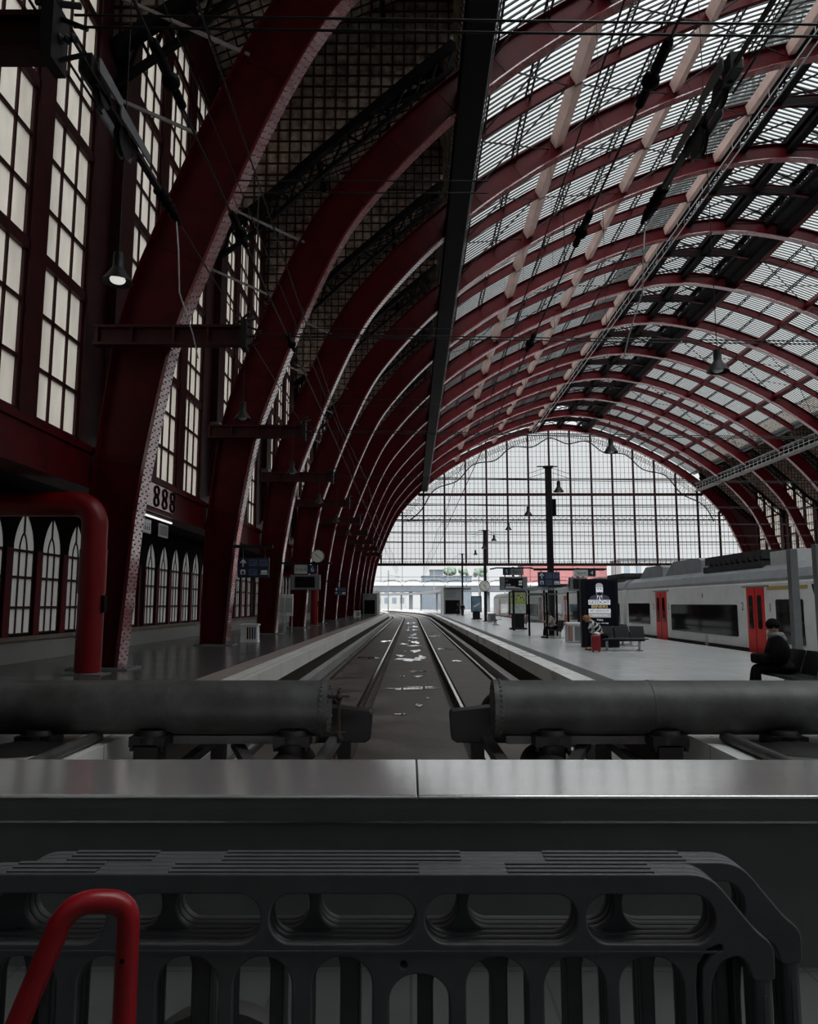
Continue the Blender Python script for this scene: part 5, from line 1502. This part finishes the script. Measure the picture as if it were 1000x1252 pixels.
car(20.2,42.3,'pale grey train car with two red doors and long black window behind the seated person',[(25.75,27.05),(35.6,37.1)],
    [(27.9,35.0,.43,1.62),(23.2,24.95,.36,1.80),(38.1,41.8,.62,1.68)],[('2',27.45,1.55,.42),('1',25.35,1.52,.42),('2',35.3,1.5,.4),('2',37.5,1.5,.4),('II',31.2,1.98,.28)],True,(22.9,25.5),
    ((24.4,26.2,.42,'box'),(26.6,32.0,.55,'dark'),(32.6,37.3,.62,'slab'),(37.6,41.5,.55,'slab')))
car(42.95,64.8,'second pale grey train car, its end beside the advertising screen',[(58.0,59.4),(47.5,48.9)],[(49.5,57.4,.43,1.62),(43.6,46.9,.5,1.66),(60.2,64,.5,1.66)],[('2',57.7,1.5,.4)],False,None,((44,48,.4,'dark'),(50,60,.35,'grey')))
car(65.45,87.5,'third pale grey train car, far down the platform beyond the shelter',[(80.0,81.4),(69.5,70.9)],[(71.5,79.4,.43,1.62),(66.1,68.9,.5,1.66),(82.2,86.6,.5,1.66)],[],False,None,((68,72,.4,'dark'),(75,82,.35,'grey')))
car(88.2,110,'fourth pale grey train car, farthest seen beside the clock mast',[(102.0,103.4),(92,93.4)],[(94,101,.43,1.62),(89,91.2,.5,1.66)],[],False,None,((90,94,.4,'dark'),))
m = MB(); 
for x in (12.9,14.4): m.box(x-.04,x+.04,18,112,-.84,-.76)
tag(P('siding_rail', m, M['rust']), 'dark pair of rails under the parked train', 'rails')

# ------------------------------------------------------------------ far end kiosks
def kiosk(x0, x1, y, h, label):
    t = thing('lift_kiosk', label, 'kiosk', ((x0+x1)/2,y,0), 'kiosks by the end screen')
    m = MB(); m.box(x0+.35,x1,y,y+3,0,h); P('body', m, M['panel'], t)
    m = MB(); m.box(x0,x0+.35,y-.1,y+3.1,0,h+.15); P('pale_edge', m, M['white'], t)
    m = MB(); m.box(x0+.4,x1+.05,y-.15,y+3.1,h,h+.15); P('roof', m, M['dark'], t)
    m = MB(); m.box(x0+.6,x1-.3,y-.03,y,.1,h*.55); P('door_panel', m, M['black'], t)
    m = MB(); m.box(x0+.7,x1-.9,y-.03,y,h*.65,h*.88); P('sign_panel', m, M['grey'], t)
    return t
kiosk(4.75,7.9,116,4.0,'dark kiosk with a pale edge at the far end of the right platform')
t = kiosk(-5.3,-7.9,112,3.2,'dark kiosk with a pale edge at the far end of the left platform') if False else None
t = thing('lift_kiosk', 'dark kiosk with a pale edge at the far end of the left platform', 'kiosk', (-6,112,0), 'kiosks by the end screen')
m = MB(); m.box(-7.2,-5.1,112,115,0,3.2); P('body', m, M['panel'], t)
m = MB(); m.box(-5.1,-4.7,111.9,115.1,0,3.35); P('pale_edge', m, M['white'], t)
m = MB(); m.box(-7.0,-5.4,111.97,112,.1,2.2); P('door_panel', m, M['black'], t)

# ------------------------------------------------------------------ beyond the hall
M['yard'] = mat('pale yard ballast', (.17,.17,.17), .9, noise=.4, nscale=.3); M['bluegrey'] = mat('blue grey cladding', (.085,.105,.125), .6, noise=.2, nscale=.1); M['redbrick'] = mat('pale red brick', (.22,.085,.085), .8, noise=.15, nscale=.3)
M['offw'] = mat('off white render', (.24,.24,.235), .8, noise=.15, nscale=.2); M['winfar'] = mat('far window glass', (.10,.12,.14), .2); M['viad'] = mat('grey concrete viaduct', (.075,.085,.095), .8, noise=.3, nscale=.2)
m = MB(); m.box(-120,220,YG+2,520,-1.01,-.95); P('floor', m, M['yard'], None, kind='structure', label='pale railway yard outside')
def block(x0, x1, y0, y1, h, mt, label, nx, nz, ww=.55, roof=None):
    t = thing('building', label, 'building', ((x0+x1)/2,y0,-1))
    m = MB(); m.box(x0,x1,y0,y1,-1,h); P('wall', m, M[mt], t)
    for i in range(nx):
        for k in range(nz):
            cx_ = x0+(x1-x0)*(i+.5)/nx; cz_ = 1+(h-1.5)*(k+.5)/nz; w = (x1-x0)/nx*ww/2; hh = (h-1.5)/nz*.32
            m = MB(); m.box(cx_-w,cx_+w,y0-.05,y0+.1,cz_-hh,cz_+hh); P('window', m, M['winfar'], t)
    m = MB(); m.box(x0-.3,x1+.3,y0-.3,y1+.3,h,h+.5); P('roof', m, M[roof or 'viad'], t)
    return t
block(5,27,330,345,13.5,'bluegrey','blue grey flat-roofed building beyond the end screen',8,3)
block(9,15,346.5,356,17,'viad','taller grey block standing on the blue grey building far away',3,2)
block(38,66,250,262,14.5,'redbrick','pale red brick building behind display 5',7,4,.0)
block(68,120,240,252,15.5,'offw','long off-white building with a row of windows above the train',14,2,.5)
block(-30,-2,300,310,9,'offw','pale low building far left beyond the tracks',9,2)
t = thing('viaduct', 'grey road viaduct crossing behind the tracks in the distance', 'viaduct', (10,230,-1))
m = MB(); m.box(-40,40,230,238,5.3,7.2); P('deck', m, M['viad'], t)
m = MB(); m.box(-40,40,229.8,230,7.2,8.1); P('parapet', m, M['lgrey'], t)
for x in range(-36, 40, 12):
    m = MB(); m.box(x-.6,x+.6,232,236,-1,5.3); P('pier', m, M['viad'], t)
def canopy(pts, label):
    t = thing('platform_canopy', label, 'canopy', (pts[0][0],pts[0][1],0))
    m = MB()
    for a, b in zip(pts[:-1], pts[1:]): m.bar((a[0],a[1],a[2]),(b[0],b[1],b[2]), 5, .45)
    P('roof', m, M['grey'], t)
    for i, (x,y,z) in enumerate(pts):
        m = MB(); m.box(x-.18,x+.18,y-.18,y+.18,0,z); P('post', m, M['grey'], t)
canopy([(9.5-.0,148,4.6),(8.5,160,4.4),(6.0,172,4.2),(2.5,184,4.1),(-2.5,196,4.1),(-9,208,4.1)], 'grey curving platform canopy on posts outside the hall')
canopy([(-9,150,4.0),(-11,162,4.0),(-14,174,4.0),(-18,186,4.0)], 'grey platform canopy on the left outside the hall')
for k, (x, y, h) in enumerate(((-5,165,12),(6,192,13),(10,200,13),(16,175,12),(24,190,13))):
    t = thing('yard_mast', 'thin grey catenary mast outside the end screen, %s from the left platform' % ORDN[k].replace('nearest','first'), 'mast', (x,y,-1), 'masts in the yard')
    m = MB(); m.box(x-.12,x+.12,y-.12,y+.12,-1,h-3); P('column', m, M['grey'], t)
    m = MB(); m.tube([(x,y,h-4),(x+2.6,y,h-4.4)],.05,5); m.tube([(x,y,h-5.5),(x+2.6,y,h-4.4)],.04,5); P('arm', m, M['grey'], t)
# trees on the skyline
M['leaf'] = mat('grey green leaves', (.10,.13,.10), .9)
for k, (x, y, s) in enumerate(((18.5,352,3.2),(25,353,2.6),(33,354,3.4))):
    t = thing('tree', 'small far tree on the skyline, %s of three over the blue grey building' % ORDN[k].replace('nearest','first'), 'tree', (x,y,-1), 'skyline trees')
    m = MB(); m.lathe([(.35,-1),(.25,12)], (x,y,0), n=8); P('trunk', m, M['rust'], t)
    m = MB(); rp = random.Random(k)
    for q in range(26): m.ball((x+s*(rp.random()-.5)*1.5,y+s*(rp.random()-.5),16.5+s*(rp.random()-.5)), s*(.22+.2*rp.random()), 7, 5)
    P('crown', m, M['leaf'], t)
# ------------------------------------------------------------------ sky, camera, exposure
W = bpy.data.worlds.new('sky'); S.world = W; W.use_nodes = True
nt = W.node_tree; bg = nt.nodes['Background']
tc = nt.nodes.new('ShaderNodeTexCoord'); n = nt.nodes.new('ShaderNodeTexNoise'); n.inputs['Scale'].default_value = 2.2; n.inputs['Detail'].default_value = 5
r = nt.nodes.new('ShaderNodeValToRGB'); r.color_ramp.elements[0].position = .3; r.color_ramp.elements[1].position = .7
r.color_ramp.elements[0].color = (.80,.83,.85,1); r.color_ramp.elements[1].color = (.95,.96,.96,1)
nt.links.new(tc.outputs['Generated'], n.inputs['Vector']); nt.links.new(n.outputs['Fac'], r.inputs[0]); nt.links.new(r.outputs[0], bg.inputs['Color'])
# sky raised overhead and behind the viewpoint to light the hall, dimmer at the far horizon
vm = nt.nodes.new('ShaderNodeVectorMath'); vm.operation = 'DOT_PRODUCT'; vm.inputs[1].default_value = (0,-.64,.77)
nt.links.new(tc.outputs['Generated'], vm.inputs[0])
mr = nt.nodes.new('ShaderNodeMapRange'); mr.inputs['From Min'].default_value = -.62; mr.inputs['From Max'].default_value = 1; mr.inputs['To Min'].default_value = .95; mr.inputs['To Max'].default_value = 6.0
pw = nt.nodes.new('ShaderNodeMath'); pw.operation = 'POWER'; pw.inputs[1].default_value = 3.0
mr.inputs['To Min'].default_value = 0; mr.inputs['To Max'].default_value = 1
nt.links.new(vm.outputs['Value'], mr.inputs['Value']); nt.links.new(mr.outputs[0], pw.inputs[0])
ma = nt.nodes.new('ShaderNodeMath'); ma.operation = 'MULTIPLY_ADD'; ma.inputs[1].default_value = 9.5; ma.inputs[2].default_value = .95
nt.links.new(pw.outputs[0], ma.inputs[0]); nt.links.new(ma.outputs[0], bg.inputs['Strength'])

cam = bpy.data.cameras.new('camera'); co = bpy.data.objects.new('camera', cam); COL.objects.link(co)
cam.sensor_fit = 'VERTICAL'; cam.sensor_height = 36; cam.lens = 36*905/1252
cam.clip_start = .05; cam.clip_end = 1500
pit = math.radians(7.0549); yaw = math.radians(.1445)
co.location = (0,0,1.66); co.rotation_euler = (PI/2+pit, 0, yaw)
S.camera = co
S.render.engine = 'CYCLES'
cy = S.cycles
cy.use_denoising = True
try: cy.denoiser = 'OPENIMAGEDENOISE'
except Exception: pass
cy.max_bounces = 10; cy.diffuse_bounces = 5; cy.glossy_bounces = 4; cy.transparent_max_bounces = 24; cy.transmission_bounces = 6
cy.sample_clamp_indirect = 6
cy.caustics_reflective = False; cy.caustics_refractive = False
vs_ = S.view_settings; vs_.view_transform = 'Standard'; vs_.look = 'None'; vs_.gamma = 1; vs_.use_curve_mapping = False
vs_.exposure = 0.0
